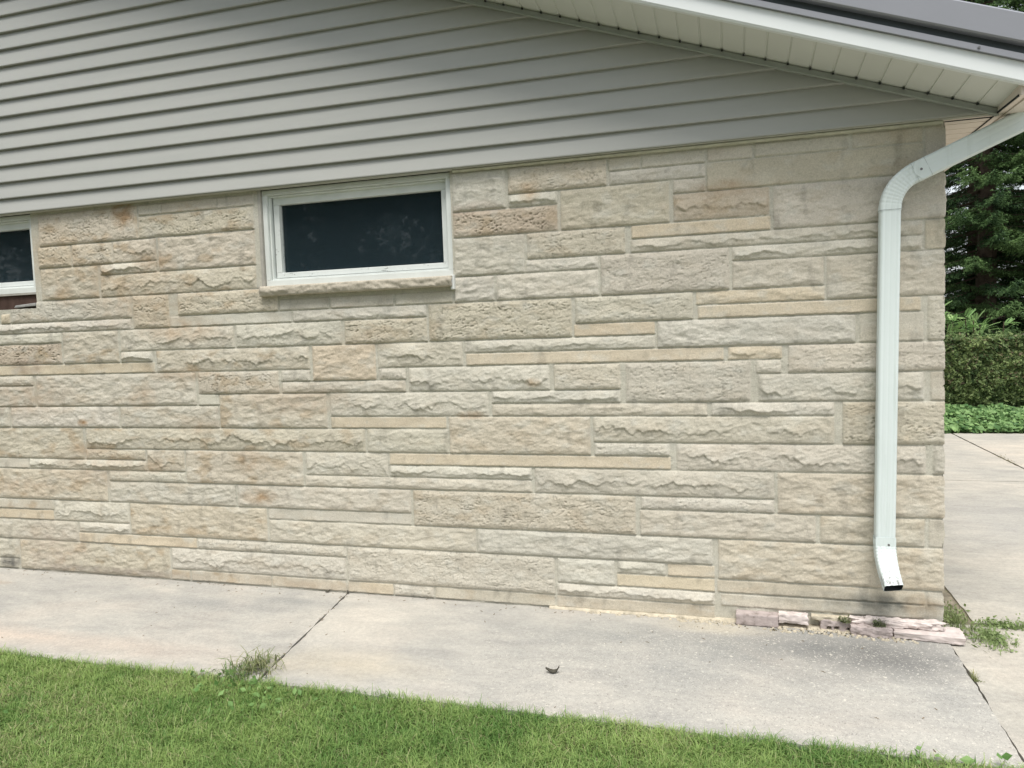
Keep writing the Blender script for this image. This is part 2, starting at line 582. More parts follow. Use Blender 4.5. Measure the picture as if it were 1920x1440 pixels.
M_jdirt = m_plain('joint_grit', (.24, .215, .165), 1, .05, .35, 30, bump=.8)
mesh('corner_grit', [(.90, -.02, -.014), (1.12, -.02, -.014), (1.12, 7, -.016), (.90, 7, -.016)], [[0, 1, 2, 3]], M_jdirt, kind='structure')
add_slabs('sidewalk', [([(-2.151, .0), (-9.0, .0), (-9.0, -1.09), (-1.995, -1.09)], -.002),
                       ([(-2.138, .0), (-1.982, -1.09), (.898, -1.09), (.914, -.35), (.918, .0)], .0)], M_walk, .008)
add_slabs('driveway', [([(.924, .19), (.926, -.40), (.911, -.74), (.905, -1.09), (.905, -6.0), (9.0, -6.0), (9.0, .19)], -.006),
                       ([(1.10, .215), (9.0, .215), (9.0, 3.76), (1.10, 3.76)], -.004),
                       ([(1.10, 3.775), (2.66, 3.775), (2.66, 6.88), (1.10, 6.88)], -.004),
                       ([(2.678, 3.775), (9.0, 3.775), (9.0, 6.90), (2.678, 6.90)], -.002)], M_drive, .006)
mesh('joint_dirt', [(-9, -1.2, -.035), (9, -1.2, -.035), (9, 6.95, -.035), (-9, 6.95, -.035)], [[0, 1, 2, 3]], M_jdirt, kind='structure')

# ---------------------------------------------------------------- the house
house = empty('stone_house', (0.0, 0.0, 0.0), label='pale limestone house with grey lap siding, white fascia and two dark windows', cat='house')
X0W, XC = -12.9, 0.922

def zk(k): return 2.11 - .068 * k

def parse():
    L = []
    for l in STONES.split('\n'):
        a = l.split(); x0_ = float(a[0])
        if x0_ == -5: x0_ = -5.05 - .62 * ((int(a[2]) * 37 + int(a[3]) * 11) % 17) / 17
        L.append((x0_, float(a[1]), int(a[2]), int(a[3]), a[4], a[5]))
    return L

PAL = {'g': (.528, .497, .430), 'w': (.555, .530, .467), 'b': (.527, .484, .403), 'o': (.572, .502, .395), 't': (.48, .415, .335)}
MORT = np.array((.515, .498, .435))

def auto_stones(xa, xb, k0, k1, rs):
    """random ashlar in the same unit heights"""
    L = []; occ = {}
    k = k0
    grid = np.zeros((k1 - k0, int((xb - xa) / .05) + 1), int)
    for r in range(k1 - k0):
        c = 0
        while c < grid.shape[1]:
            if grid[r, c]: c += 1; continue
            h = rs.choice([1, 1, 2, 2, 3]); w = rs.randint(6, 24) if h < 3 else rs.randint(7, 16)
            h = min(h, k1 - k0 - r); cc = c
            while cc < grid.shape[1] and cc - c < w and not grid[r, cc]: cc += 1
            if cc - c < w and cc < grid.shape[1] and grid[r, cc] and cc - c < 4: h = 1
            while h > 1 and grid[r:r + h, c:cc].any(): h -= 1
            grid[r:r + h, c:cc] = 1
            ty = rs.choice('llmmrrs') if h < 3 else rs.choice('mmr')
            L.append((xa + c * .05 + .008, min(xb, xa + cc * .05 - .008), k0 + r, k0 + r + h, ty, rs.choice('ggwwbbo')))
            c = cc
    return L

def stone_surface(xs, zs, stones, seed):
    nx, nz = len(xs), len(zs)
    X, Z = np.meshgrid(xs, zs)
    big = fbm(X * 2.2, Z * 2.2, seed + 1, 4)
    H = -.0012 + .0014 * fbm(X * 60, Z * 60, seed + 2, 3) + .0042 * sst(.0, .5, fbm(X * 4, Z * 6, seed + 4, 3))
    C = np.empty((nz, nx, 3)); C[:] = MORT; C *= (1 + .10 * fbm(X * 25, Z * 25, seed + 3, 3))[..., None]
    rs = random.Random(seed)
    for si, (x0, x1, k0, k1, ty, co) in enumerate(stones):
        z1 = zk(k0) - .0022; z0 = zk(k1) + .0032
        i0, i1 = np.searchsorted(xs, x0 - .003), np.searchsorted(xs, x1 + .003)
        j0, j1 = np.searchsorted(zs, z0 - .003), np.searchsorted(zs, z1 + .003)
        if i1 - i0 < 3 or j1 - j0 < 2: continue
        x = X[j0:j1, i0:i1]; z = Z[j0:j1, i0:i1]
        sd = seed * 31 + si * 7
        jag = .0022 * fbm(x * 45, z * 45, sd + 9, 2)
        dx = np.minimum(x - x0, x1 - x) + jag; dzb = z - z0 + jag; dzt = z1 - z + jag
        d = np.minimum(np.minimum(dx, dzb), dzt)
        e = sst(-.001, .0042, d); e2 = sst(0, .022, d)
        hz = z1 - z0
        b0 = rs.uniform(.0, .004)
        f1 = fbm(x * 11 + z * 5, z * 22 - x * 3, sd, 4)
        fine = fbm(x * 70, z * 95, sd + 3, 3)
        tv = np.clip((z - z0) / hz, 0, 1)
        b = b0 + .0015 + .0075 * (1 - tv) ** 1.5 * np.clip(.7 + .9 * noise2(x * 5, z * 0 + si, sd + 21), .1, 1.3)
        lip = 0
        if ty == 's':
            h = b + .0028 * f1 + .0009 * fine
        elif ty == 'm':
            rg = ridg(x * 14 + z * 9, z * 26 - x * 6, sd + 1, 3)
            h = b + e2 * (.004 + .010 * f1 + .0032 * rg * (.4 + .9 * sst(-.3, .3, noise2(x * 6, z * 6, sd + 22)))) + .0018 * fine
        elif ty == 'r':
            pit = sst(.08, .45, fbm(x * 66 + z * 20 + 3 * f1, z * 92 - x * 14, sd + 5, 2)) * (.25 + .75 * sst(-.2, .3, fbm(x * 10, z * 14, sd + 15, 3)))
            pa = .012 if co == 't' else (.0080 if co == 'b' else .0050)
            rg = ridg(x * 15 + z * 10 + f1, z * 27 - x * 8 + f1, sd + 2, 4)
            h = b + e2 * (.006 + .007 * f1 + .0022 * rg - pa * pit) + .0022 * fine
        else:   # ledge: pitched face running out to a wavy arris and breaking back below it
            wv = .36 + .42 * fbm(x * 6.5 + 3.1 * si, z * 1.5, sd + 6, 3) + .16 * ridg(x * 17, z * 3, sd + 8, 3)
            wv = np.clip(wv, .10, .8)
            pk = .0125 * np.clip(.85 + 1.9 * fbm(x * 4.5, z * 0 + si * 3.7, sd + 7, 3), .12, 1.8)
            up = np.clip((1 - tv) / (1 - wv + 1e-3), 0, 1) ** .8
            dn = sst(0, 1, np.clip(tv / wv, 0, 1)) * .5 + .1
            dn = np.where(tv > wv, 1, np.clip(1 - (wv - tv) * hz / .008, 0, 1) * .5 + .5 * np.clip(tv / wv, 0, 1))
            prof = np.where(tv > wv, up, dn)
            rg = ridg(x * 16 + z * 12, z * 30 - x * 9, sd + 1, 3)
            h = b * .7 + sst(0, .02, dx) * pk * prof + e2 * (.0055 * f1 + .0045 * rg) + .0018 * fine
        hh = h * e - .0030 * (1 - e)
        base = np.array(PAL[co]) * (1 + rs.uniform(-.03, .03))
        base = base * np.array((1 + rs.uniform(-.015, .015), 1, 1 + rs.uniform(-.02, .02)))
        vr = fbm(x * 4 + si, z * 8, sd + 11, 4)
        c = base * (1 + .13 * vr + .05 * fine)[..., None]
        # tan / rust mottling inside the stone
        amt = {'g': .22, 'w': .16, 'b': .50, 'o': .25, 't': .9}[co] * (.55 + .75 * sst(-.8, -3.4, x))
        br = sst(.06, .42, fbm(x * 6 + 5 * si, z * 11, sd + 12, 4)) * amt
        c = c * (1 - br[..., None]) + np.array((.41, .325, .225)) * br[..., None]
        wh = sst(.2, .5, fbm(x * 9, z * 14 + si, sd + 13, 3)) * .35
        c = c * (1 - wh[..., None]) + np.array((.56, .555, .51)) * wh[..., None]
        # small dark specks
        sp = sst(.50, .62, noise2(x * 62, z * 62, sd + 14)) * (.5 if ty == 'r' else .22)
        c = c * (1 - .55 * sp[..., None])
        ec = (e ** .6)[..., None]
        H[j0:j1, i0:i1] = np.where(d > -.001, hh, H[j0:j1, i0:i1])
        C[j0:j1, i0:i1] = np.where((d > -.001)[..., None], c * ec + C[j0:j1, i0:i1] * (1 - ec), C[j0:j1, i0:i1])
    C *= (1 + .07 * big)[..., None]
    # pale lime smears that run across stones and joints, dirt that has settled in streaks
    sm = sst(.10, .50, fbm(X * 5.5, Z * 9, seed + 51, 5)) * .38
    C = C * (1 - sm[..., None]) + np.array((.56, .55, .50)) * sm[..., None]
    dk = sst(.16, .55, fbm(X * 13, Z * 7, seed + 61, 5)) * .22
    C *= (1 - dk)[..., None] * np.array((1.0, .999, .980))
    H = H * .72
    return X, Z, H, C

# fine front wall
rs = random.Random(11)
xs = np.concatenate([np.arange(-12.9, -5.5, .05), np.arange(-5.5, -4.85, .010), np.arange(-4.85, .918, .0043), [.922]])
zs = np.arange(-.06, 2.36, .004)
left = auto_stones(-12.9, -5.03, -3, 32, rs)
front = left + parse()
X, Z, H, C = stone_surface(xs, zs, front, 3)

# rust runs, water stain and spills that are on the stone itself
def spot(cx, cz, rx, rz, col, amt, seed=0):
    global C
    q = ((X - cx) / rx) ** 2 + ((Z - cz) / rz) ** 2
    m = np.clip(1 - q, 0, 1) * np.clip(.75 + .9 * fbm(X * 14, Z * 18, 90 + seed, 3), 0, 1.2) * amt
    m = np.clip(m * (1.35 if cx < -2 else 1), 0, .95)[..., None]
    C = C * (1 - m) + np.array(col) * m
RUST = (.36, .25, .15)
for s in ((-3.56, 2.30, .10, .15, RUST, .8), (-3.75, 1.93, .12, .10, RUST, .45), (-3.35, 1.95, .2, .1, RUST, .35),
          (-4.05, 1.80, .10, .10, RUST, .35), (-3.98, .985, .05, .03, (.33, .21, .11), .85), (-1.35, 1.03, .10, .03, (.33, .23, .14), .7),
          (-.02, 2.12, .18, .05, RUST, .55), (-2.7, .545, .14, .06, RUST, .55), (-2.75, .75, .16, .09, RUST, .35),
          (-3.5, 1.14, .12, .09, RUST, .4), (-3.1, .97, .18, .07, RUST, .3), (-3.95, .82, .2, .05, RUST, .45),
          (-.99, 2.18, .07, .07, (.42, .29, .17), .6), (-4.4, 1.35, .18, .06, (.30, .22, .17), .45), (-3.2, 1.28, .3, .05, RUST, .35),
          (-1.00, 1.20, .05, .03, (.42, .30, .18), .7), (-3.45, .72, .12, .06, RUST, .4), (-4.5, .56, .4, .08, (.46, .36, .26), .4),
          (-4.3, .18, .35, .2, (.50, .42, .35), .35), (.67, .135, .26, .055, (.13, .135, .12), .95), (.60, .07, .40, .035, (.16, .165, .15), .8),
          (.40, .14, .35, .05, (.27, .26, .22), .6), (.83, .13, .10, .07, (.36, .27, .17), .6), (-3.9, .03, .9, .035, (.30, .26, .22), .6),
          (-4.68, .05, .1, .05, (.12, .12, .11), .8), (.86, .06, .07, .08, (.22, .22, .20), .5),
          (-4.1, 2.05, .35, .22, (.45, .36, .25), .45), (-3.5, 1.75, .5, .20, (.45, .36, .26), .45), (-4.45, 1.15, .5, .16, (.44, .35, .26), .45), (-3.2, 1.55, .35, .10, (.42, .32, .22), .5), (-2.4, 1.12, .5, .10, (.45, .36, .27), .4), (-3.9, .70, .5, .16, (.46, .37, .28), .4), (-2.0, 1.45, .25, .07, (.45, .37, .28), .4), (-.95, 2.02, .3, .1, (.45, .37, .29), .35),
          (-2.35, .03, .6, .03, (.45, .38, .29), .5), (-1.3, 2.12, .22, .05, (.42, .33, .27), .35)):
    spot(*s, seed=int(s[0] * 100))

# side wall height map first, so the front's last column can follow its silhouette
ys = np.concatenate([np.arange(.0, 1.2, .012), np.arange(1.2, 7.6, .06)])
side_st = [(.0, a[0], a[1], a[2], a[3], a[4]) for a in ()]
sd_st = auto_stones(.0, 7.6, -3, 32, random.Random(5))
SX, SZ, SH, SCc = stone_surface(ys, zs, sd_st, 21)
SH = SH + .0

FY = .008 - H                     # y of the front face
XF = X.copy()
rowprof = SH[:, 4] * .6
XF[:, -1] = XC - .002 + rowprof - .008
XF[:, -2] = np.minimum(XF[:, -2], XF[:, -1] - .003)
V = np.stack([XF, FY, Z], -1).reshape(-1, 3)
nx, nz = len(xs), len(zs)
ii = np.arange(nz * nx).reshape(nz, nx)
Fq = np.stack([ii[:-1, :-1], ii[:-1, 1:], ii[1:, 1:], ii[1:, :-1]], -1).reshape(-1, 4)
xm = (xs[:-1] + xs[1:]) / 2; zm = (zs[:-1] + zs[1:]) / 2
XM, ZM = np.meshgrid(xm, zm)
W1 = (-2.598, -1.425, 1.777, 2.34)     # opening of the middle window (x0,x1,z0,z1)
W2 = (-5.47, -4.285, 1.73, 2.34)
hole = np.zeros(XM.shape, bool)
for (a, b, c_, d_) in (W1, W2): hole |= (XM > a) & (XM < b) & (ZM > c_) & (ZM < d_)
Fq = Fq[~hole.ravel()]
wall = mesh('stone_wall', V, Fq, M_stone, parent=house, smooth=True, col=C.reshape(-1, 3))

SV = np.stack([XC - .010 + SH, SX, SZ], -1)
SV[:, :6, 0] = XC - .010 + SH[:, :6] * .6; SV[:, 0, 0] = XF[:, -1]; SV[:, 0, 1] = FY[:, -1]
nyy = len(ys); jj = np.arange(nz * nyy).reshape(nz, nyy)
SF = np.stack([jj[:-1, :-1], jj[:-1, 1:], jj[1:, 1:], jj[1:, :-1]], -1).reshape(-1, 4)
mesh('side_wall', SV.reshape(-1, 3), SF, M_stone, parent=house, smooth=True, col=SCc.reshape(-1, 3))
MB().box(-12.9, -12.8, .03, 7.6, -.06, 2.34).box(-12.8, .90, 7.5, 7.6, -.06, 2.34).build('rear_wall', M_stone, house)

# ---- slope lines
def Ls(x): return CZ + .928 + .3615 * (1.05 - x)        # lower edge of rake fascia (front)
def Is(x): return CZ + .877 + .349 * (1.123 - x)      # inner edge of rake soffit (wall plane)
XR = -6.1                                             # ridge
XE = 1.123                                            # eave line
def mir(x): return 2 * XR - x

# ---- siding
ZB = CZ + .8735; EXP = .1016; EXB = CZ + .8657
def siding():
    V = []; F = []; 
    i = 0
    while True:
        zb = ZB if i == 0 else EXB + EXP * i
        zt = EXB + EXP * (i + 1)
        xr_b = min(XE, 1.123 - (zb - CZ - .877) / .349); xr_t = min(XE, 1.123 - (zt - CZ - .877) / .349)
        if i == 0: xr_b = XE
        if xr_b < XR + .1: break
        xr_t = max(xr_t, XR)
        yb, yt = -.042, -.023
        rows = [(zb, xr_b, yt + .004), (zb, xr_b, yb + .001), (zb + .0015, xr_b, yb), (zb + .006, xr_b, yb - .0004), (zt, xr_t, yt)]
        for z, xr, y in ():
            pass
        segs = 46
        for (z, xr, y) in rows:
            for s_ in range(segs + 1):
                x = mir(xr) + (xr - mir(xr)) * s_ / segs
                wv = .0012 * noise2(np.array(x * .9), np.array(i * 3.3), 4) + .0006 * noise2(np.array(x * 4.), np.array(i * 7.3), 8)
                V.append((x, y + float(wv), z))
        n = len(V) - 5 * (segs + 1)
        for r in range(4):
            for s_ in range(segs):
                a = n + r * (segs + 1) + s_
                F.append([a, a + 1, a + segs + 2, a + segs + 1])
        i += 1
    return V, F
sv, sf = siding()
mesh('siding', sv, sf, M_siding, parent=house)
# starter strip under the first board and the caulk line on the stone
MB().box(-12.6, 1.10, -.034, .012, ZB - .005, ZB + .002).build('starter_strip', m_plain('starter_strip_vinyl', (.44, .44, .38), .6, .3), house)
def caulk():
    xs_ = np.arange(-1.40, .915, .02); V = []; F = []
    for i, x in enumerate(xs_):
        w = .010 + .003 * float(noise2(np.array(x * 22), np.array(0.), 3)); y = -.020 + .003 * float(noise2(np.array(x * 15), np.array(4.), 3))
        V += [(x, .01, ZB - .007), (x, y, ZB - .007), (x, y - .001, ZB - .007 - w * .6), (x, y + .012, ZB - .007 - w), (x, .01, ZB - .007 - w)]
    for i in range(len(xs_) - 1):
        for j in range(4): F.append([i * 5 + j, i * 5 + j + 1, i * 5 + j + 6, i * 5 + j + 5])
    mesh('caulk_line', V, F, M_caulk, parent=house, smooth=True)
caulk()
# blocking behind the siding
MB().quad((-12.6, .012, ZB - .01), (1.1, .012, ZB - .01), (1.1, .012, Is(1.1) + .01), (XR, .012, Is(XR)), (-12.6, .012, ZB + .2)).build('sheathing', M_dark, house)

# ---- rake soffit with V grooves, J channel, fascia, metal trim
def rake_soffit(side):
    V = []; F = []; mats = []
    pitch = .0954; x = XE; prof = []
    while x > XR + .01:
        prof += [(x, 0), (x - .001, .0045), (x - .008, .0045), (x - .010, 0.)]
        x -= pitch
    prof.append((XR, 0))
    for (xx, up_) in prof:
        for (y, fn) in ((-.033, Is), (-.33, Ls)):
            X_ = xx if side > 0 else mir(xx)
            V.append((X_, y, fn(xx) + up_ + (.004 if fn is Is else .0)))
    for i in range(len(prof) - 1):
        q = [2 * i, 2 * i + 1, 2 * i + 3, 2 * i + 2]
        F.append(q if side > 0 else q[::-1])
    return V, F
for sd_ in (1, -1):
    v_, f_ = rake_soffit(sd_)
    mesh('rake_soffit', v_, f_, M_soffit, parent=house)
def rake_bar(name, prof, fn, mat, x0=XR, x1=XE, both=True, bevel=0):
    """prof of (y, dz); swept along the slope; both gable halves"""
    mb = MB()
    ts = [x1 - (x1 - x0) * i / 24 for i in range(25)]
    mb.sweep(prof, lambda t, a, b: (t, a, fn(t) + b), ts)
    if both: mb.sweep(prof[::-1], lambda t, a, b: (mir(t), a, fn(t) + b), ts)
    return mb.build(name, mat, house, bevel=bevel)
rake_bar('rake_channel', [(-.052, -.026), (-.047, .002), (-.022, .002), (-.022, -.026)], Is, M_jch, x1=XE - .022)
rake_bar('rake_channel', [(-.060, -.030), (-.052, -.030), (-.050, -.024), (-.060, -.024)], Is, M_jch, x1=XE - .022)
# small dark blocks painting the shade of the groove ends at the soffit channel
x = XE - .0045
while x > -3.2:
    z = Is(x)
    MB().box(x - .004, x + .004, -.062, -.050, z - .003, z + .003).build('groove_end_shade', M_dark, house); x -= .0954
rake_bar('rake_fascia', [(-.352, -.002), (-.352, .068), (-.325, .068), (-.325, -.012), (-.346, -.012)], Ls, M_white)
rake_bar('drip_edge', [(-.366, .070), (-.366, .094), (-.340, .098), (-.325, .098), (-.325, .0685)], Ls, M_rim)
rake_bar('roof_shadow_gap', [(-.338, .098), (-.338, .140), (-.315, .140), (-.315, .098)], Ls, m_plain('trim_gap_shade', (.06, .075, .08), .5, .4))  # recess under the rake trim, its shade put into the dark colour
rake_bar('rake_trim', [(-.372, .132), (-.378, .138), (-.378, .238), (-.370, .246), (-.30, .256), (-.30, .132)], Ls, M_rim)
# roof sheet with standing seams
def roof():
    mb = MB()
    for s_ in (1, -1):
        fx = (lambda t: t) if s_ > 0 else mir
        a = XE + .06
        mb.quad((fx(a), -.31, Ls(a) + .12), (fx(a), 8.2, Ls(a) + .12), (fx(a), 8.2, Ls(a) + .245), (fx(a), -.31, Ls(a) + .245))
        mb.quad((fx(a), -.31, Ls(a) + .245), (fx(XR), -.31, Ls(XR) + .245), (fx(XR), 8.2, Ls(XR) + .245), (fx(a), 8.2, Ls(a) + .245))
        mb.quad((fx(a), -.31, Ls(a) + .12), (fx(XR), -.31, Ls(XR) + .12), (fx(XR), 8.2, Ls(XR) + .12), (fx(a), 8.2, Ls(a) + .12))
        y = .1
        while y < 8:
            mb.hexa([(fx(a), y, Ls(a) + .24), (fx(XR), y, Ls(XR) + .24), (fx(XR), y + .03, Ls(XR) + .24), (fx(a), y + .03, Ls(a) + .24),
                     (fx(a), y, Ls(a) + .275), (fx(XR), y, Ls(XR) + .275), (fx(XR), y + .03, Ls(XR) + .275), (fx(a), y + .03, Ls(a) + .275)]); y += .4
    mb.build('roof', M_rim, house)
roof()
def screw_at(mb, x, y, z, r=.005, n=8, ax='y'):
    k = len(mb.v)
    for dy in (0, -.004):
        for j in range(n):
            a = 2 * pi * j / n; mb.v.append((x + r * cos(a), y + dy, z + r * sin(a)))
    for j in range(n): mb.f.append([k + j, k + (j + 1) % n, k + n + (j + 1) % n, k + n + j])
    mb.f.append([k + n + j for j in range(n)])
for x in (.94, -.3, -1.5):
    sc_ = MB(); screw_at(sc_, x, -.366, Ls(x) + .083); sc_.build('screw', M_screw, house)

# ---- eave on the right-hand side
ZS = CZ + .868
mb = MB(); y = -.02; prof = []
while y < 8.0:
    prof += [(y, 0), (y + .005, .012), (y + .012, 0)]; y += .1
v_ = []; f_ = []
for (yy, up_) in prof:
    v_ += [(.90, yy, ZS + up_), (1.098, yy, ZS + up_)]
f_ = [[2 * i, 2 * i + 1, 2 * i + 3, 2 * i + 2] for i in range(len(prof) - 1)]
mesh('eave_soffit', v_, f_, M_soffit2, parent=house)
MB().box(1.0965, 1.0995, -.30, 8.0, ZS - .004, ZS + .004).build('eave_channel', M_dark, house)
eavef = MB().box(1.0995, 1.124, -.322, 8.1, ZS - .006, ZS + .14).build('eave_fascia', M_soffit2, house)
# gutter
gprof = [(1.126, .0), (1.205, .0), (1.208, .03), (1.236, .058), (1.246, .085), (1.246, .112), (1.235, .112), (1.235, .108), (1.24, .108), (1.24, .087), (1.231, .062), (1.203, .034), (1.200, .004), (1.131, .004), (1.131, .112), (1.126, .112)]
gut = MB(); gut.sweep(gprof, lambda t, a, b: (a, t, ZS - .012 + b), [-.335, 0, 2, 4, 8.15]); 
gut = gut.build('gutter', m_plain('gutter_paint', (.66, .60, .53), .45, .4, .05, 4), house)
MB().sweep([(1.126, .0), (1.205, .0), (1.208, .03), (1.236, .058), (1.246, .085), (1.246, .112), (1.126, .112)], lambda t, a, b: (a, t, ZS - .012 + b), [-.3375, -.3355]).build('end_cap', M_soffit2, gut)

# ---- downspout
def sect(w, d, rib=.0007):
    """rounded rectangle with shallow flutes on the faces, w across x, d deep; returns closed list (a,b)"""
    P = []
    r = .008
    def face(n0, n1, L, horizontal, outward):
        k = 25
        pts = []
        for i in range(k + 1):
            t = i / k
            s_ = -L / 2 + r + (L - 2 * r) * t
            g = .0
            if rib: g = -rib * max(0, cos(2 * pi * 3 * t + pi)) ** 2 if .04 < t < .96 else 0
            pts.append((s_, g))
        return pts
    for (L, D, rot) in ((w, d, 0), (d, w, 1), (w, d, 2), (d, w, 3)):
        for s_, g in face(0, 0, L, True, 1):
            a, b = s_, -D / 2 - g
            for _ in range(rot): a, b = -b, a
            P.append((a, b))
    return P

def frames(pts):
    """pts: list of (pos Vector, across Vector) -> moving frames"""
    out = []
    for i, (p, ac) in enumerate(pts):
        a = pts[max(0, i - 1)][0]; b = pts[min(len(pts) - 1, i + 1)][0]
        t = (b - a).normalized(); ac2 = (ac - t * ac.dot(t)).normalized(); dp = t.cross(ac2).normalized()
        out.append((p, ac2, dp))
    return out

def tube(name, pts, w, d, mat, parent, scale=None, rib=.0007, cap=False, thick=True, **kw):
    P = sect(w, d, rib); m = len(P); V = []; F = []
    fr = frames(pts)
    for i, (p, a, b) in enumerate(fr):
        s_ = scale[i] if scale else 1
        for (u, v) in P: V.append(p + a * u * s_ + b * v * s_)
    for i in range(len(fr) - 1):
        for j in range(m):
            F.append([i * m + j, i * m + (j + 1) % m, (i + 1) * m + (j + 1) % m, (i + 1) * m + j])
    # inner skin so that an open end shows a wall thickness
    if thick:
        n = len(V); p, a, b = fr[-1]
        for (u, v) in P: V.append(p + a * u * .93 + b * v * .9)
        p2, a2, b2 = fr[-2] if len(fr) < 30 else fr[-60]
        for (u, v) in P: V.append(p2 + a2 * u * .93 + b2 * v * .9)
        L = (len(fr) - 1) * m
        for j in range(m):
            k = (j + 1) % m
            F.append([L + j, L + k, n + k, n + j]); F.append([n + j, n + k, n + m + k, n + m + j])
        me_in = len(F)
    return mesh(name, V, F, mat, parent=parent, smooth=True, **kw)

def arc(p0, t0, p1, t1, n=16):
    """Hermite curve between two points with unit tangents"""
    L = (p1 - p0).length * 1.15; out = []
    for i in range(n + 1):
        s_ = i / n
        h00 = 2 * s_ ** 3 - 3 * s_ ** 2 + 1; h10 = s_ ** 3 - 2 * s_ ** 2 + s_; h01 = -2 * s_ ** 3 + 3 * s_ ** 2; h11 = s_ ** 3 - s_ ** 2
        out.append(p0 * h00 + t0 * L * h10 + p1 * h01 + t1 * L * h11)
    return out
AC = Vector((1, 0, 0))
W_, D_ = .0865, .062
YP = -.052
P_top = Vector((.681, YP, CZ + .485)); P_bot = Vector((.659, YP, CZ - 1.00))
dn = (P_bot - P_top).normalized()
pipe = tube('downspout', [(P_top + Vector((0, 0, .02)), AC), (P_top, AC), (P_top.lerp(P_bot, .5), AC), (P_bot, AC), (P_bot + dn * .02, AC)], W_ * .965, D_ * .965, M_pipe, house, thick=False)
diag = Vector((.40, 0.02, .178)).normalized()       # up and to the right
acd = Vector((0, 0, 0))
E1a = Vector((.784, YP - .004, CZ + .645))          # upper end of the lower elbow
def across_for(t):                                   # across vector that stays in the XZ plane
    return Vector((t.z * -1, 0, t.x)) * -1
def elbow(name, p0, t0, p1, t1, crimp_lo, parent, n=104, w=W_, d=D_, mode='xz', amp=.022, **kw):
    c = arc(p0, t0, p1, t1, n); pts = []; sc = []
    for i, p in enumerate(c):
        a = c[max(0, i - 1)]; b = c[min(n, i + 1)]; t = (b - a).normalized()
        ac = Vector((t.z, 0, -t.x)).normalized() * -1 if mode == 'xz' else AC
        pts.append((p, ac)); s_ = i / n
        sc.append(1 - (amp * (.5 + .5 * cos(2 * pi * s_ * 13)) if .12 < s_ < .86 else 0) - (.13 * s_ ** 2 if mode == 'x' else 0))
    return tube(name, pts, w, d, M_pipe, parent, scale=sc, rib=.0016, thick=False, **kw)
el1 = elbow('elbow', P_top, Vector((0, 0, 1)), E1a, diag, 0, pipe)
E2 = E1a + diag * .46
tube('diagonal_pipe', [(E1a - diag * .015, Vector((diag.z, 0, -diag.x)) * -1), (E1a.lerp(E2, .5), Vector((diag.z, 0, -diag.x)) * -1), (E2, Vector((diag.z, 0, -diag.x)) * -1)], W_ * 1.02, D_ * 1.02, M_pipe, pipe, thick=False)
el2 = elbow('elbow', E2 - diag * .006, diag, Vector((1.235 + .0, E2.y, E2.z + .075)), Vector((0, 0, 1)), 0, pipe)
Pk = P_bot + dn * .012
el3 = elbow('elbow', P_bot - dn * .008, dn, Vector((.674, YP - .120, CZ - 1.190)), Vector((.14, -.70, -.70)).normalized(), 0, pipe, mode='x', w=W_ * 1.03, d=D_ * 1.03)
c3 = arc(P_bot - dn * .008, dn, Vector((.674, YP - .120, CZ - 1.190)), Vector((.14, -.70, -.70)).normalized(), 104)
tube('pipe_mouth_shade', [(p, AC) for p in c3[-40:]][::-1], W_ * .835, D_ * .80, M_dark, pipe, rib=0, thick=False)  # dark liner, paints the shade inside the open outlet
# seams and crimp lines: thin dark gaskets at the joints, overlap tabs and screws
def collar(p, t, ac, w, d, mat, name, parent, L=.0016):
    tube(name, [(p, ac), (p + t * L, ac)], w, d, mat, parent, rib=0, thick=False)
acD = Vector((diag.z, 0, -diag.x)) * -1
collar(P_top + Vector((0, 0, .003)), Vector((0, 0, 1)), AC, W_ * 1.005, D_ * 1.01, m_plain('seam_grime', (.22, .25, .24), .8, .2, .6, 40), 'seam', pipe)
collar(E1a + diag * -.012, diag, acD, W_ * 1.035, D_ * 1.03, m_plain('seam_grime_faint', (.40, .45, .43), .8, .2, .3, 40), 'seam', pipe)
collar(E1a + diag * .045, diag, acD, W_ * 1.03, D_ * 1.03, m_plain('seam_grime_faint_b', (.40, .45, .43), .8, .2, .3, 40), 'seam', pipe)
collar(P_bot - dn * .006, dn, AC, W_ * 1.04, D_ * 1.04, m_plain('seam_grime_faint_c', (.45, .5, .49), .8, .2, .3, 40), 'seam', pipe)
s1 = MB(); pc = E1a + diag * .017; screw_at(s1, pc.x, pc.y - D_ / 2 - .001, pc.z, .0055); s1.build('screw', M_screw, pipe)
s1 = MB(); pc = P_bot + dn * .018; screw_at(s1, pc.x + .012, pc.y - D_ / 2 - .002, pc.z, .005); s1.build('screw', M_screw, pipe)
# overlap tabs (hexagonal at the upper elbow, pointed at the lower one)
def tab(c, ux, uz, pts, y, name):
    mb = MB(); n = len(pts)
    for dy in (0, -.0022):
        for a, b in pts:
            p = c + ux * a + uz * b; mb.v.append((p.x, y + dy, p.z))
    for j in range(n): mb.f.append([j, (j + 1) % n, n + (j + 1) % n, n + j])
    mb.f.append([n + j for j in range(n)]); mb.build(name, M_pipe, pipe)
w2 = W_ / 2
tab(E1a + diag * .017, diag, Vector((-diag.z, 0, diag.x)), [(-.030, -w2 * .25), (-.012, -w2 * .95), (.022, -w2 * .95), (.030, 0), (.022, w2 * .95), (-.012, w2 * .95), (-.030, w2 * .25)], YP - .004 - D_ / 2 - .0005, 'overlap_tab')
tab(P_bot + dn * .015, Vector((1, 0, 0)), Vector((0, 0, 1)), [(-w2 * .96, .03), (-w2 * .96, -.018), (0, -.040), (w2 * .96, -.018), (w2 * .96, .03)], YP - D_ / 2 - .0018, 'overlap_tab')

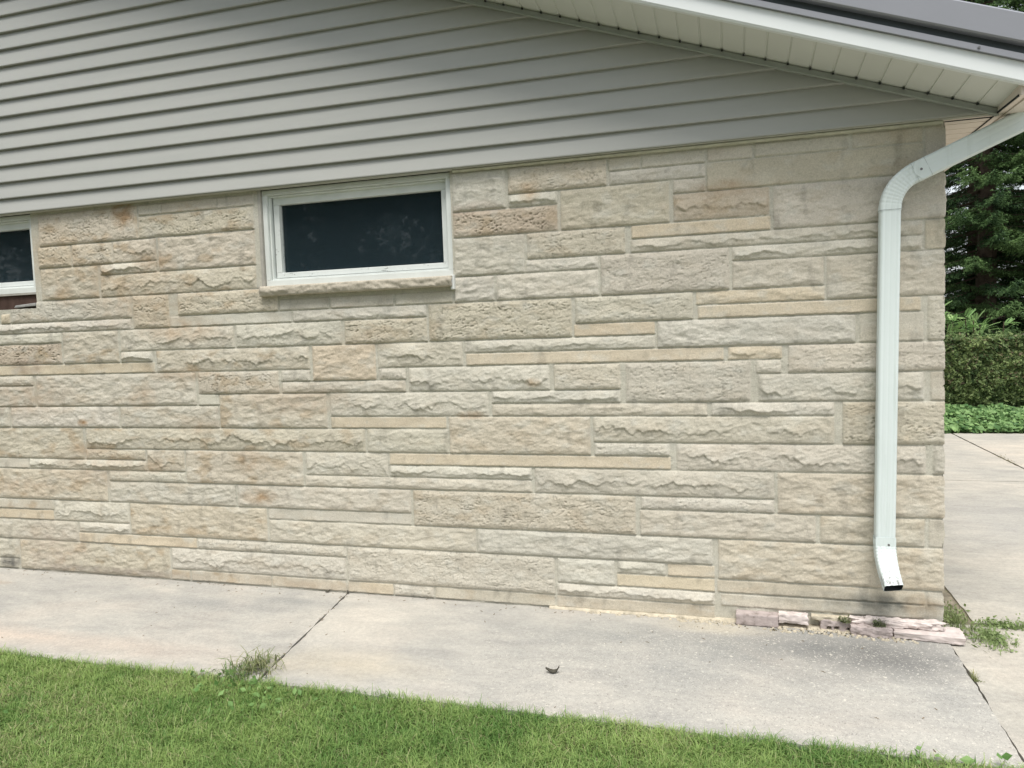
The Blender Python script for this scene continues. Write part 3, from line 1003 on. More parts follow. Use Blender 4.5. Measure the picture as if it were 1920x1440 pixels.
# ---- windows
def ring(mb, x0, x1, z0, z1, t, y0, y1, tb=None, tt=None):
    tb = t if tb is None else tb; tt = t if tt is None else tt
    mb.box(x0, x1, y0, y1, z0, z0 + tb); mb.box(x0, x1, y0, y1, z1 - tt, z1)
    mb.box(x0, x0 + t, y0 + .0, y1, z0 + tb, z1 - tt); mb.box(x1 - t, x1, y0, y1, z0 + tb, z1 - tt)
def window(W, label, sash_lo=None):
    x0, x1, z0, z1 = W
    mb = MB(); ring(mb, x0 + .014, x1, z0, ZB - .006, .028, .020, .10, .036, .03)
    win = mb.build('window', M_casing, house, bevel=.002, label=label)
    # mortar / opening return
    mb = MB()
    mb.box(x0 - .006, x0 + .012, .004, .13, z0 - .01, 2.338); mb.box(x1 + .002, x1 + .014, .012, .13, z0, 2.338)
    mb.box(x0, x1, .016, .13, z0 - .012, z0 - .001)
    mb.build('window_reveal', M_mortarw, win)
    mb = MB(); ring(mb, x0 + .044, x1 - .029, z0 + .037, ZB - .037, .009, .036, .10); mb.build('frame_stop', M_casing, win, bevel=.0015)
    a, b, c_, d_ = x0 + .062, x1 - .034, z0 + .05, ZB - .042
    mb = MB(); ring(mb, a, b, c_, d_, .036, .055, .10, .030, .046); mb.build('sash', M_frame, win, bevel=.003)
    MB().quad((a + .03, .092, c_ + .02), (b - .03, .092, c_ + .02), (b - .03, .092, d_ - .02), (a + .03, .092, d_ - .02)).build('pane', M_glass, win)
    MB().quad((a + .03, .084, c_ + .02), (b - .03, .084, c_ + .02), (b - .03, .084, d_ - .02), (a + .03, .084, d_ - .02)).build('insect_screen', M_screen, win)
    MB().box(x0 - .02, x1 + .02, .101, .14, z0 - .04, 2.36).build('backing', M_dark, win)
    return win
M_mortarw = m_plain('mortar_reveal', (.40, .385, .345), .95, .1, .1, 30, bump=.7)
window(W1, 'white framed awning window with dark screened pane')
win2 = window((W2[0], W2[1], W2[2] + .10, W2[3]), 'white framed window cut off by the left edge of the photo')
MB().box(W2[0], W2[1], .030, .14, W2[2] - .01, W2[2] + .095).build('bare_sill_board', m_plain('red_brown_wood', (.085, .055, .045), .9, .1, .3, 14, bump=.6), win2)
mb = MB(); mb.hexa([(-4.47, -.002, 1.735), (-4.29, -.004, 1.742), (-4.29, .028, 1.742), (-4.47, .028, 1.735), (-4.46, 0, 1.752), (-4.29, -.002, 1.762), (-4.29, .028, 1.762), (-4.46, .028, 1.75)])
mb.build('mortar_remnant', m_plain('grey_mortar', (.30, .30, .29), .95, .1, .2, 30, bump=.6), win2, bevel=.004)
# stone sill of the middle window (heightfield around a block)
def sill(x0, x1, z0, z1, ysz, split):
    xs_ = np.arange(x0, x1 + .001, .005); n = len(xs_); prof_t = np.linspace(0, 1, 15)
    V = []; 
    for x in xs_:
        for t in prof_t:
            if t < .25: q = (.02 + (ysz - .02) * (t / .25), z0)
            elif t < .75: q = (ysz, z0 + (z1 - z0) * (t - .25) / .5)
            else: q = (ysz + (.03 - ysz) * (t - .75) / .25, z1)
            V.append((x, q[0], q[1]))
    V = np.array(V)
    t = np.tile(prof_t, n)
    fr = ((t >= .25) & (t <= .75)).astype(float)
    nn = fbm(V[:, 0] * 13, t * 5, 77, 4); rg = ridg(V[:, 0] * 20 + t * 3, t * 3, 78, 3)
    V[:, 1] += fr * (-.004 + .012 * nn + .006 * rg + .014 * (np.abs(t - .5) * 2) ** 2)
    V[:, 2] += (t <= .25) * (.004 * fbm(V[:, 0] * 20, t * 4, 79, 3))
    gap = np.exp(-((V[:, 0] - split) / .006) ** 2); V[:, 1] += gap * .006 * fr
    V[:, 1] += .012 * (np.exp(-((V[:, 0] - x0) / .008) ** 2) + np.exp(-((V[:, 0] - x1) / .008) ** 2)) * fr
    ii = np.arange(n * 15).reshape(n, 15)
    F = np.stack([ii[:-1, :-1], ii[1:, :-1], ii[1:, 1:], ii[:-1, 1:]], -1).reshape(-1, 4)
    V = np.concatenate([V, [(x0, .03, z0), (x0, .03, z1), (x1, .03, z0), (x1, .03, z1)]])
    c = np.array((.47, .43, .355)) * (1 + .16 * fbm(V[:, 0] * 8, V[:, 2] * 12, 80, 4))[:, None]
    o = mesh('window_sill', V, F, M_stone, parent=house, smooth=True, col=c)
sill(-2.605, -1.418, CZ + .262, CZ + .318, -.040, -1.72)
MB().box(-1.432, -1.412, -.022, .010, CZ + .245, CZ + .322).build('sill_caulk', m_plain('white_caulk', (.72, .74, .72), .6, .3, .05, 20, bump=.4), house, bevel=.004)

# ---------------------------------------------------------------- bricks at the foot of the wall
def brick(x0, x1, y0, y1, z0, z1, mat, name, label, grp=None, rot=0, seed=0, rough=.004, sub=14, cat='brick', holes=()):
    """a worn block: rounded, chipped box"""
    ext = np.array([(x1 - x0) / 2, (y1 - y0) / 2, (z1 - z0) / 2]); c0 = Vector(((x0 + x1) / 2, (y0 + y1) / 2, z0))
    V = []; F = []; N = sub
    for ax in range(3):
        for sg in (-1, 1):
            n0 = len(V)
            for i in range(N + 1):
                for j in range(N + 1):
                    p = [0, 0, 0]; p[ax] = sg; p[(ax + 1) % 3] = -1 + 2 * i / N; p[(ax + 2) % 3] = -1 + 2 * j / N
                    V.append(p)
            for i in range(N):
                for j in range(N):
                    a = n0 + i * (N + 1) + j; q = [a, a + N + 1, a + N + 2, a + 1]
                    F.append(q if sg > 0 else q[::-1])
    V = np.array(V, float)
    P = V * ext
    r = min(ext) * .22
    inner = np.clip(P, -(ext - r), ext - r); dv = P - inner; L = np.linalg.norm(dv, axis=1)[:, None] + 1e-9
    P = inner + dv / L * np.minimum(L, r)
    nz_ = fbm(P[:, 0] * 38 + seed * 3.1 + P[:, 1] * 21, P[:, 2] * 38 + P[:, 1] * 17, seed, 4)
    P = P * (1 + (rough / min(ext)) * nz_[:, None] * np.array((.35, .6, 1.)))
    P[:, 2] += .25 * rough * fbm(P[:, 0] * 90, P[:, 1] * 90 + seed, seed + 2, 2)
    for (hx, hz, hr) in holes:
        q = (P[:, 1] < 0) & (np.hypot(P[:, 0] - hx, P[:, 2] - hz) < hr); P[q, 1] += .03
    P[:, 2] += ext[2]
    me_o = mesh(name, P, np.array(F), mat, smooth=True, label=label, cat=cat, group=grp)
    me_o.location = c0; me_o.rotation_euler = (0, 0, rot)
    me_o.data.materials[0] = mat
    return me_o
GB = 'bricks and masonry lumps along the foot of the wall'
brick(.000, .196, -.052, .03, .0, .058, M_brick, 'brick', 'dull mauve brick lying lengthwise at the wall foot, leftmost whole brick', GB, -.03, 1, .003)
brick(.196, .330, -.040, .03, .020, .066, M_pinkpaint, 'masonry_chunk', 'pale pink rounded masonry lump beside the mauve brick', GB, -.02, 4, .009, cat='masonry')
brick(.385, .555, -.035, .05, -.012, .050, M_brick, 'brick', 'broken pinkish brick with a row of dark core holes', GB, -.02, 7, .006, sub=26, holes=((-.045, -.008, .010), (-.012, -.006, .010), (.04, -.006, .008)))
brick(.350, .520, -.030, .03, .046, .064, M_mortar, 'mortar_ledge', 'thin cream mortar ledge on top of the holed brick', GB, -.02, 9, .006, cat='mortar')
brick(.515, .690, -.075, .03, -.004, .045, M_brick, 'brick', 'dark fronted chipped brick right of the holed brick', GB, -.04, 12, .009, sub=20)
brick(.520, .905, -.036, .04, .036, .070, M_pinkpaint, 'masonry_ledge', 'long pale pink masonry ledge under the wall corner', GB, -.01, 15, .013, sub=34, cat='masonry')
brick(.700, .985, -.085, .045, .002, .034, m_plain('pale_pink_paver', (.54, .48, .455), .9, .2, .16, 22, bump=.6), 'paving_brick', 'flat pale pink paving brick jutting past the wall corner', GB, -.09, 18, .0035, sub=22)
# crumbled mortar and grit along the base: uncountable
def rubble():
    V = []; F = []; r = random.Random(9)
    spots = [(.30, .50, .05, 90), (.10, .60, .09, 140), (-.28, .02, .05, 110), (.55, .80, .10, 130), (-.75, -.25, .03, 60)]
    for a, b, dep, n in spots:
        for _ in range(n):
            x = r.uniform(a, b); y = -r.random() ** 1.5 * dep - .012; s_ = r.uniform(.0025, .011)
            n0 = len(V); h = s_ * r.uniform(.5, .9); z = .0
            for k in range(5):
                an = 2 * pi * k / 5 + r.random(); V.append((x + s_ * cos(an), y + s_ * sin(an) * .8, z))
            for k in range(5):
                an = 2 * pi * k / 5 + r.random() * .6; V.append((x + s_ * .6 * cos(an), y + s_ * .5 * sin(an), z + h))
            for k in range(5): F.append([n0 + k, n0 + (k + 1) % 5, n0 + 5 + (k + 1) % 5, n0 + 5 + k])
            F.append([n0 + 5 + k for k in range(5)])
    mesh('mortar_rubble', V, F, M_mortar, kind='stuff', label='crumbled cream mortar and grit scattered along the wall foot', cat='rubble')
rubble()
def dirt():
    V = []; F = []; r = random.Random(19)
    for _ in range(420):
        x = r.choice([r.gauss(.36, .05), r.gauss(.47, .05), r.gauss(.72, .07), r.gauss(.19, .02), r.uniform(-.1, 1.0)]); y = -.02 - r.random() ** 2 * .07; s_ = r.uniform(.0015, .006); n0 = len(V)
        for k in range(4):
            an = pi / 2 * k + r.random(); V.append((x + s_ * cos(an), y + s_ * sin(an), .0))
        V.append((x + r.gauss(0, s_ * .2), y, s_ * r.uniform(.5, 1.2)))
        F += [[n0 + k, n0 + (k + 1) % 4, n0 + 4] for k in range(4)]
    mesh('soil_crumbs', V, F, M_soil, kind='stuff', label='dark soil crumbs between and in front of the broken bricks', cat='soil')
dirt()
def skirt():   # thin patch of old mortar feathered over the slab
    xs_ = np.arange(-.95, .70, .012); V = []; F = []
    for x in xs_:
        w = .018 + .03 * sst(-.2, .5, x) + .012 * float(fbm(np.array(x * 9), np.array(1.), 3, 4))
        V += [(x, .03, .012), (x, -.008, .008), (x, -w, .0006)]
    for i in range(len(xs_) - 1):
        for j in range(2): F.append([i * 3 + j, i * 3 + j + 1, i * 3 + j + 4, i * 3 + j + 3])
    mesh('mortar_skirt', V, F, M_mortar, parent=house, smooth=True)
skirt()

# ---------------------------------------------------------------- plants
def cards(P, N, size, aspect, rng, col, jitter=.25, fold=0.0):
    """leaf quads (rhombus) at P oriented to N (unit, leaf long axis U random)"""
    n = len(P)
    R = rng.normal(size=(n, 3)); U = np.cross(N, R); U /= np.linalg.norm(U, axis=1)[:, None] + 1e-9
    W = np.cross(N, U)
    s = (size * (1 + jitter * rng.normal(size=n)))[:, None]
    V = np.stack([P - U * s, P - W * s * aspect + N * s * fold, P + U * s, P + W * s * aspect + N * s * fold], 1).reshape(-1, 3)
    F = np.arange(n * 4).reshape(n, 4)
    C = np.repeat(col, 4, axis=0)
    return V, F, C

def blend(c0, c1, t): return np.array(c0)[None] * (1 - t[:, None]) + np.array(c1)[None] * t[:, None]

def blades(P, h, w, lean, rng, c0, c1, tmix):
    """curved grass blades: 2 quads + tip; h, w arrays"""
    n = len(P); an = rng.uniform(0, 2 * pi, n); D = np.stack([np.cos(an), np.sin(an), np.zeros(n)], 1)
    S = np.stack([-np.sin(an), np.cos(an), np.zeros(n)], 1) * (w / 2)[:, None]
    up_ = np.array([0, 0, 1.])
    L = (lean * rng.uniform(.2, 1.2, n))[:, None]; h_ = h[:, None]
    A = P; B = P + up_ * h_ * .5 + D * h_ * L * .22; Ct = P + up_ * h_ * (.92 - .25 * L) + D * h_ * L * .75
    E = P + up_ * h_ * (1. - .5 * L) + D * h_ * L * 1.15
    V = np.stack([A - S, A + S, B - S * .9, B + S * .9, Ct - S * .55, Ct + S * .55, E], 1).reshape(-1, 3)
    b = (np.arange(n) * 7)[:, None]
    Q = np.concatenate([b + np.array([0, 1, 3, 2]), b + np.array([2, 3, 5, 4])]); T = b + np.array([4, 5, 6])
    C = np.repeat(blend(c0, c1, tmix), 7, axis=0); 
    return V, [Q, T], C

rng = np.random.default_rng(3)
def lawn():
    zones = [(-5.2, .93, -1.86, -1.075, 42000), (-5.5, .95, -2.7, -1.86, 9000), (-8, .9, -5.5, -2.7, 1800), (-9, -5.2, -2.7, -1.07, 3500)]
    Ps = []; 
    for a, b, c_, d_, den in zones:
        n = int((b - a) * (d_ - c_) * den); P = np.stack([rng.uniform(a, b, n), rng.uniform(c_, d_, n), np.full(n, -.018)], 1); Ps.append(P)
    P = np.concatenate(Ps)
    edge = -1.088 + .030 * fbm(P[:, 0] * 3.2, P[:, 0] * 0, 5, 4)
    P = P[P[:, 1] < edge]; P = P[P[:, 0] < .885 + .02 * fbm(P[:, 1] * 4, P[:, 1] * 0, 6, 3)]
    n = len(P)
    clump = fbm(P[:, 0] * 2.0, P[:, 1] * 2.0, 8, 4); cl2 = fbm(P[:, 0] * 14, P[:, 1] * 14, 9, 3)
    keep = rng.random(n) < np.clip(.85 + .5 * cl2, .35, 1); P = P[keep]; clump = clump[keep]; cl2 = cl2[keep]; n = len(P)
    h = .039 * (1 + .6 * cl2 + .32 * rng.normal(size=n)); h = np.clip(h, .018, .085)
    far = np.clip((-P[:, 1] - 1.9) / 1.2, 0, 1)
    w = (.0018 + .0010 * rng.random(n)) * (1 + 1.5 * far)
    t = np.clip(.50 + .75 * clump + .35 * cl2 + .24 * rng.normal(size=n) + .12 * sst(-1.6, -3.4, P[:, 0]), 0, 1)
    V, F, C = blades(P, h, w, np.full(n, 1.0), rng, (.100, .220, .050), (.330, .450, .145), t)
    # dry straw among the green, mostly at the left
    dry = (rng.random(n) < np.clip(.06 + .38 * sst(-1.9, -3.3, P[:, 0]) * sst(-1.22, -1.5, P[:, 1]) * (clump > -.25) + .10 * sst(.1, .4, clump), 0, .4))
    Cb = C.reshape(n, 7, 3); k = dry.sum()
    Cb[dry] = blend((.30, .33, .15), (.46, .45, .25), rng.random(k))[:, None, :]
    mesh('lawn_grass', V, F, M_grass, col=Cb.reshape(-1, 3), kind='stuff', label='short mown green lawn along the front edge of the sidewalk', cat='grass')
lawn()

def broad_weeds():
    r = np.random.default_rng(12); Vs = []; Fs = []; Cs = []; off = 0
    for cx, cy, n, s in ((-1.95, -1.22, 34, .014), (-2.1, -1.15, 24, .013), (-1.75, -1.30, 16, .013), (-3.05, -1.45, 14, .014), (.74, -1.12, 14, .016), (-2.6, -1.6, 8, .012)):
        P = np.stack([r.normal(cx, .12, n), r.normal(cy, .06, n), r.uniform(.015, .04, n)], 1); P[:, 1] = np.minimum(P[:, 1], -1.09)
        N = r.normal(size=(n, 3)) * .8 + np.array([0, -.3, .9]); N /= np.linalg.norm(N, axis=1)[:, None]
        V, F, C = cards(P, N, np.full(n, s), .62, r, blend((.11, .22, .06), (.22, .36, .12), r.random(n)), fold=-.1)
        Vs.append(V); Fs.append(F + off); Cs.append(C); off += len(V)
    mesh('lawn_weeds', np.concatenate(Vs), np.concatenate(Fs), M_leaf, col=np.concatenate(Cs), kind='stuff', label='broad leaved weeds and clover growing through the lawn', cat='weeds')
broad_weeds()

def tuft(cx, cy, n, h, spread, c0, c1, seed, name, label, cat='weed', lean=1.3, w=.004, z=0, leaves=0, grp=None, squash=1.0, dirx=0.0):
    r = np.random.default_rng(seed)
    P = np.stack([r.normal(0, spread, n), r.normal(0, spread * squash, n), np.zeros(n)], 1)
    P[:, 0] += P[:, 1] * dirx
    V, F, C = blades(P, h * r.uniform(.4, 1.15, n), np.full(n, w) * r.uniform(.6, 1.2, n), np.full(n, lean), r, c0, c1, r.random(n))
    RV = []; RF = []
    for m_ in range(26):
        tx, ty = r.normal(0, spread * 1.3), r.normal(0, spread * squash * 1.3); tx += ty * dirx; px, py = 0., 0.
        for q_ in range(7):
            u = (q_ + 1) / 7; nx_, ny_ = tx * u + r.normal(0, .003), ty * u + r.normal(0, .003); b0 = len(RV)
            RV += [(px, py - .0008, .001), (px, py + .0008, .0016), (nx_, ny_ + .0008, .004 + .004 * u), (nx_, ny_ - .0008, .003 + .004 * u)]; RF.append([b0, b0 + 1, b0 + 2, b0 + 3]); px, py = nx_, ny_
    RV = np.array(RV); RF = np.array(RF)
    F = [np.concatenate([F[0], RF + len(V)]), F[1]]; V = np.concatenate([V, RV]); C = np.concatenate([C, np.tile(np.array([c0]), (len(RV), 1))])
    if leaves:
        Q = np.stack([r.normal(0, spread * 1.1, leaves), r.normal(0, spread * squash * 1.1, leaves), np.abs(r.normal(0, h * .5, leaves))], 1); Q[:, 0] += Q[:, 1] * dirx
        N = r.normal(size=(leaves, 3)) * .7 + np.array([0, -.4, 1]); N /= np.linalg.norm(N, axis=1)[:, None]
        V2, F2, C2 = cards(Q, N, np.full(leaves, .009), .55, r, blend(c0, c1, r.random(leaves)))
        F = [np.concatenate([F[0], F2 + len(V)]), F[1]]; V = np.concatenate([V, V2]); C = np.concatenate([C, C2])
    o = mesh(name, V, F, M_grass, col=C, label=label, cat=cat, group=grp); o.location = (cx, cy, z); return o
tuft(-2.07, -1.00, 150, .10, .050, (.13, .19, .07), (.30, .31, .16), 31, 'grass_tuft', 'long half dry grass tuft in the sidewalk joint at the lawn edge', 'grass tuft', 1.5, .005, -.01, squash=1.2)
tuft(-2.12, -1.07, 60, .07, .06, (.08, .15, .05), (.16, .24, .08), 32, 'weed', 'green broadleaf weed at the foot of the dry grass tuft', 'weed', 1.0, .007, -.01, leaves=40)
tuft(1.005, .20, 260, .060, .034, (.13, .18, .06), (.28, .33, .15), 33, 'weed', 'wispy green weeds growing up the outside of the wall corner', 'weed', .8, .003, -.01, leaves=220, squash=3.2)
tuft(1.115, .02, 220, .045, .035, (.15, .22, .07), (.30, .38, .17), 34, 'weed', 'leafy green weed beside the flat pink paving brick', 'weed', 1.0, .003, -.01, leaves=330, squash=1.6)
tuft(1.22, .185, 160, .045, .055, (.15, .22, .07), (.30, .38, .17), 35, 'weed', 'low green weed row in the driveway joint', 'weed', 1.0, .003, -.01, leaves=200, squash=.35)
tuft(.928, -.42, 30, .035, .008, (.22, .26, .11), (.42, .40, .2), 36, 'grass_tuft', 'tiny yellowish grass tuft in the crack beside the sidewalk slab', 'grass tuft', .6, .0025, -.008, squash=2)
tuft(.49, -.04, 40, .03, .012, (.10, .12, .06), (.22, .24, .12), 37, 'weed', 'small dark weed sprouting above the holed brick', 'weed', 1.2, .003, .05, leaves=20, squash=.5)
tuft(.635, -.05, 50, .045, .014, (.08, .10, .05), (.20, .23, .11), 38, 'weed', 'dark little weed hanging over the dark fronted brick', 'weed', 1.2, .003, .04, leaves=25, squash=.5)
tuft(2.67, 4.9, 60, .03, .02, (.20, .18, .09), (.33, .30, .17), 39, 'weed', 'dry weed scraps in the far driveway joint', 'weed', 1.2, .004, -.01, leaves=20, squash=9)
def litter():
    r = random.Random(21); V = []; F = []
    for _ in range(150):
        k = r.random()
        if k < .5: x, y = r.uniform(-4.8, .9), -r.random() ** 2 * .12 - .01
        elif k < .65: t = r.random(); x, y = -2.14 + .15 * t + r.gauss(0, .012), -1.08 * t
        else: x, y = r.uniform(-4.8, .9), r.uniform(-1.06, 0)
        a = r.random() * pi; L = r.uniform(.003, .011); w = r.uniform(.0008, .0025); n = len(V); c_, s_ = cos(a), sin(a)
        V += [(x - c_ * L - s_ * w, y - s_ * L + c_ * w, .0015), (x - c_ * L + s_ * w, y - s_ * L - c_ * w, .0015), (x + c_ * L + s_ * w * .4, y + s_ * L - c_ * w * .4, .003), (x + c_ * L - s_ * w * .4, y + s_ * L + c_ * w * .4, .003), (x, y, .0045)]
        F += [[n, n + 1, n + 4], [n + 1, n + 2, n + 4], [n + 2, n + 3, n + 4], [n + 3, n, n + 4]]
    mesh('plant_litter', V, F, m_plain('litter', (.16, .12, .07), .9, .1, .4, 40), kind='stuff', label='tiny brown bits of twig and seed scattered on the sidewalk', cat='litter')
litter()
def curled_leaf(name, loc, label, s=.028, rot=0):
    V = []; F = []
    for i in range(9):
        u = -1 + 2 * i / 8; wdt = (1 - abs(u) ** 1.6) * .42 + .05
        zz = .50 * abs(u) ** 1.6 + (.32 if u > .6 else 0) * (u - .6) * 2.5
        for k, v in enumerate((-1, -.4, .4, 1)):
            V.append((u * s * (1 - .12 * (u > .7)), v * wdt * s, (zz + .28 * abs(v) ** 2) * s + .0012))
    for i in range(8):
        for k in range(3): F.append([i * 4 + k, (i + 1) * 4 + k, (i + 1) * 4 + k + 1, i * 4 + k + 1])
    o = mesh(name, V, F, M_leafdead, smooth=True, label=label, cat='leaf'); o.location = loc; o.rotation_euler = (0, 0, rot)
    m = o.modifiers.new('solid', 'SOLIDIFY'); m.thickness = .0012
curled_leaf('dead_leaf', (-.757, -.741, 0), 'curled dark dead leaf lying alone on the sidewalk', .031, .1)
curled_leaf('dead_leaf', (-2.27, -.014, .0), 'crumpled brown leaf scrap against the wall foot, left one of two', .016, .6)
curled_leaf('dead_leaf', (-2.14, -.012, .0), 'crumpled brown leaf scrap where the joint meets the wall, right one of two', .016, 2.1)

# hedge: leafy shell over a twiggy core
def hedge():
    r = np.random.default_rng(5); root = empty('hedge', (4.6, 8.6, 0), label='clipped dense green hedge behind the concrete driveway', cat='hedge')
    n = 60000; P = np.stack([r.uniform(1.2, 8.0, n), r.uniform(7.75, 9.3, n), r.uniform(.0, 1.24, n)], 1)
    top = 1.18 + .11 * fbm(P[:, 0] * 1.6, P[:, 1] * 1.6, 3, 3) + .03 * fbm(P[:, 0] * 8, P[:, 1] * 8, 4, 2)
    front = 7.95 + .16 * fbm(P[:, 0] * 2.2, P[:, 2] * 2.2, 6, 4) + .05 * fbm(P[:, 0] * 9, P[:, 2] * 9, 7, 2) + .25 * np.clip(.35 - P[:, 2], 0, 1)
    depth = np.minimum(top - P[:, 2], P[:, 1] - front)
    k = (depth > 0) & (depth < .16) & (r.random(n) < np.exp(-depth / .07) + .12); 
    n2 = 90000; Q = np.stack([r.uniform(1.2, 8.0, n2), np.zeros(n2), r.uniform(.0, 1.24, n2)], 1)
    Q[:, 1] = 7.95 + .16 * fbm(Q[:, 0] * 2.2, Q[:, 2] * 2.2, 6, 4) + .05 * fbm(Q[:, 0] * 9, Q[:, 2] * 9, 7, 2) + .25 * np.clip(.35 - Q[:, 2], 0, 1) + r.exponential(.04, n2)
    Q = Q[Q[:, 2] < 1.18 + .03 * fbm(Q[:, 0] * 8, Q[:, 1] * 8, 4, 2)]
    hole = fbm(Q[:, 0] * 5, Q[:, 2] * 6, 15, 3); Q = Q[(hole > -.28) | (r.random(len(Q)) < .25)]
    P = np.concatenate([P[k], Q]); n = len(P)
    N = r.normal(size=(n, 3)) * .8 + np.array([0, -.7, .6]); N /= np.linalg.norm(N, axis=1)[:, None]
    t = np.clip(.4 + .5 * fbm(P[:, 0] * 3, P[:, 2] * 3, 8, 3) + .25 * r.normal(size=n), 0, 1)
    col = blend((.050, .095, .032), (.25, .32, .12), t); br = (r.random(n) < .10) & (P[:, 2] > .5); col[br] = (.20, .17, .10)
    V, F, C = cards(P, N, np.full(n, .024), .5, r, col, jitter=.4)
    mesh('hedge_leaves', V, F, M_leaf, parent=root, col=C)
    # loose shoots standing out of the clipped face
    SP = []; 
    for _ in range(900):
        x = r.uniform(1.2, 8); f_ = r.random() < .6
        p = np.array([x, 7.95 + r.uniform(0, .5) if f_ else 7.93 + .16 * float(fbm(np.array(x * 2.2), np.array(1.), 6, 4)), 1.12 if f_ else r.uniform(.3, 1.1)])
        d = np.array([r.normal(0, .35), r.normal(-.3, .3) if f_ else -.8, 1. if f_ else .5]); L = r.uniform(.05, .16)
        for q in range(9): SP.append(p + d * L * q / 8 + r.normal(0, .007, 3))
    SP = np.array(SP); N = r.normal(size=(len(SP), 3)); N /= np.linalg.norm(N, axis=1)[:, None]
    V, F, C = cards(SP, N, np.full(len(SP), .020), .45, r, blend((.08, .14, .04), (.27, .34, .14), r.random(len(SP))))
    mesh('hedge_shoots', V, F, M_leaf, parent=root, col=C)
    mb = MB(); rr = random.Random(3)
    for _ in range(260):
        x = rr.uniform(1.2, 8); y = rr.uniform(8.1, 9.1); z = rr.uniform(.0, .5); L = rr.uniform(.3, .65); a = rr.uniform(-.5, .5); t = .007
        p = Vector((x, y, z)); q = p + Vector((a * L, rr.uniform(-.3, .1) * L, L))
        mb.hexa([(p.x - t, p.y - t, p.z), (p.x + t, p.y - t, p.z), (p.x + t, p.y + t, p.z), (p.x - t, p.y + t, p.z), (q.x - t, q.y - t, q.z), (q.x + t, q.y - t, q.z), (q.x + t, q.y + t, q.z), (q.x - t, q.y + t, q.z)])
    mb.build('hedge_stems', M_bark, root)
hedge()
def cover():
    r = np.random.default_rng(6); n = 26000
    P = np.stack([r.uniform(1.15, 8.0, n), 6.86 + r.random(n) ** 1.0 * 1.15, np.zeros(n)], 1)
    hmax = (.07 + .15 * sst(6.88, 7.3, P[:, 1])) * (1 + .45 * fbm(P[:, 0] * 3, P[:, 1] * 3, 2, 3))
    P[:, 1] += .06 * fbm(P[:, 0] * 6, P[:, 0] * 0, 9, 3)
    P[:, 2] = hmax * (1 - r.random(n) ** 2 * .8)
    N = r.normal(size=(n, 3)) * .55 + np.array([0, -.45, .9]); N /= np.linalg.norm(N, axis=1)[:, None]
    V, F, C = cards(P, N, np.full(n, .030), .7, r, blend((.07, .16, .05), (.28, .44, .17), np.clip(.5 + .35 * r.normal(size=n), 0, 1)), fold=.12, jitter=.4)
    mesh('ground_cover', V, F, M_leaf, col=C, kind='stuff', label='low bright green ground cover along the back edge of the driveway', cat='ground cover')
cover()
def sumac(x, y, z0, h, seed, label, k=6):
    """upright stems carrying pinnate leaf rosettes"""
    r = random.Random(seed); root = empty('leafy_shrub', (x, y, 0), label=label, cat='shrub', group='pale leafy shrub stems above the hedge')
    V = []; F = []; C = []; sm = MB()
    for s_ in range(k):
        bx = x + r.uniform(-.28, .28); by = y + r.uniform(-.15, .15); top = Vector((bx + r.uniform(-.1, .1), by, z0 + h * r.uniform(.75, 1.)))
        sm.hexa([(bx - .012, by - .012, 0), (bx + .012, by - .012, 0), (bx + .012, by + .012, 0), (bx - .012, by + .012, 0), (top.x - .006, top.y - .006, top.z), (top.x + .006, top.y - .006, top.z), (top.x + .006, top.y + .006, top.z), (top.x - .006, top.y + .006, top.z)])
        for lv in range(11):
            az = lv * 2.4 + r.random(); el = r.uniform(.0, .9) if lv > 2 else r.uniform(.9, 1.3)
            st = top - Vector((0, 0, r.uniform(0, .28)))
            d = Vector((cos(az) * cos(el), sin(az) * cos(el), sin(el))); L = r.uniform(.20, .34); side = d.cross(Vector((0, 0, 1))).normalized() if abs(d.z) < .98 else Vector((1, 0, 0))
            g = r.random(); col = (.20 + .18 * g, .36 + .18 * g, .12 + .10 * g)
            for i in range(2):   # petiole
                pass
            for i in range(9):
                t = .22 + .78 * i / 8; p = st + d * L * t - Vector((0, 0, .06 * t * t))
                ll = .060 * (1 - .5 * abs(t - .5)); 
                for sg in ((-1, 1) if i < 8 else (0,)):
                    ld = (side * sg + d * .7).normalized() if sg else d
                    nn = ld.cross(d if sg else side).normalized(); wv = ld.cross(nn).normalized() * ll * .2
                    n0 = len(V); V += [p, p + ld * ll * .5 + wv, p + ld * ll - Vector((0, 0, .01)), p + ld * ll * .5 - wv]
                    F.append([n0, n0 + 1, n0 + 2, n0 + 3]); C += [col] * 4
    mesh('foliage', np.array([tuple(v) for v in V]), np.array(F), M_leaf, parent=root, col=np.array(C))
    sm.build('stem', M_bark, root)
sumac(2.95, 9.6, .8, .88, 3, 'pale green feathery leaved shrub above the hedge right beside the wall corner', 9)
sumac(3.45, 9.7, .75, .78, 4, 'pale green feathery leaved shrub above the hedge, second from the wall corner', 6)
sumac(3.80, 9.6, .8, .72, 8, 'small pale green leafy shoot above the hedge, farthest from the wall corner', 2)

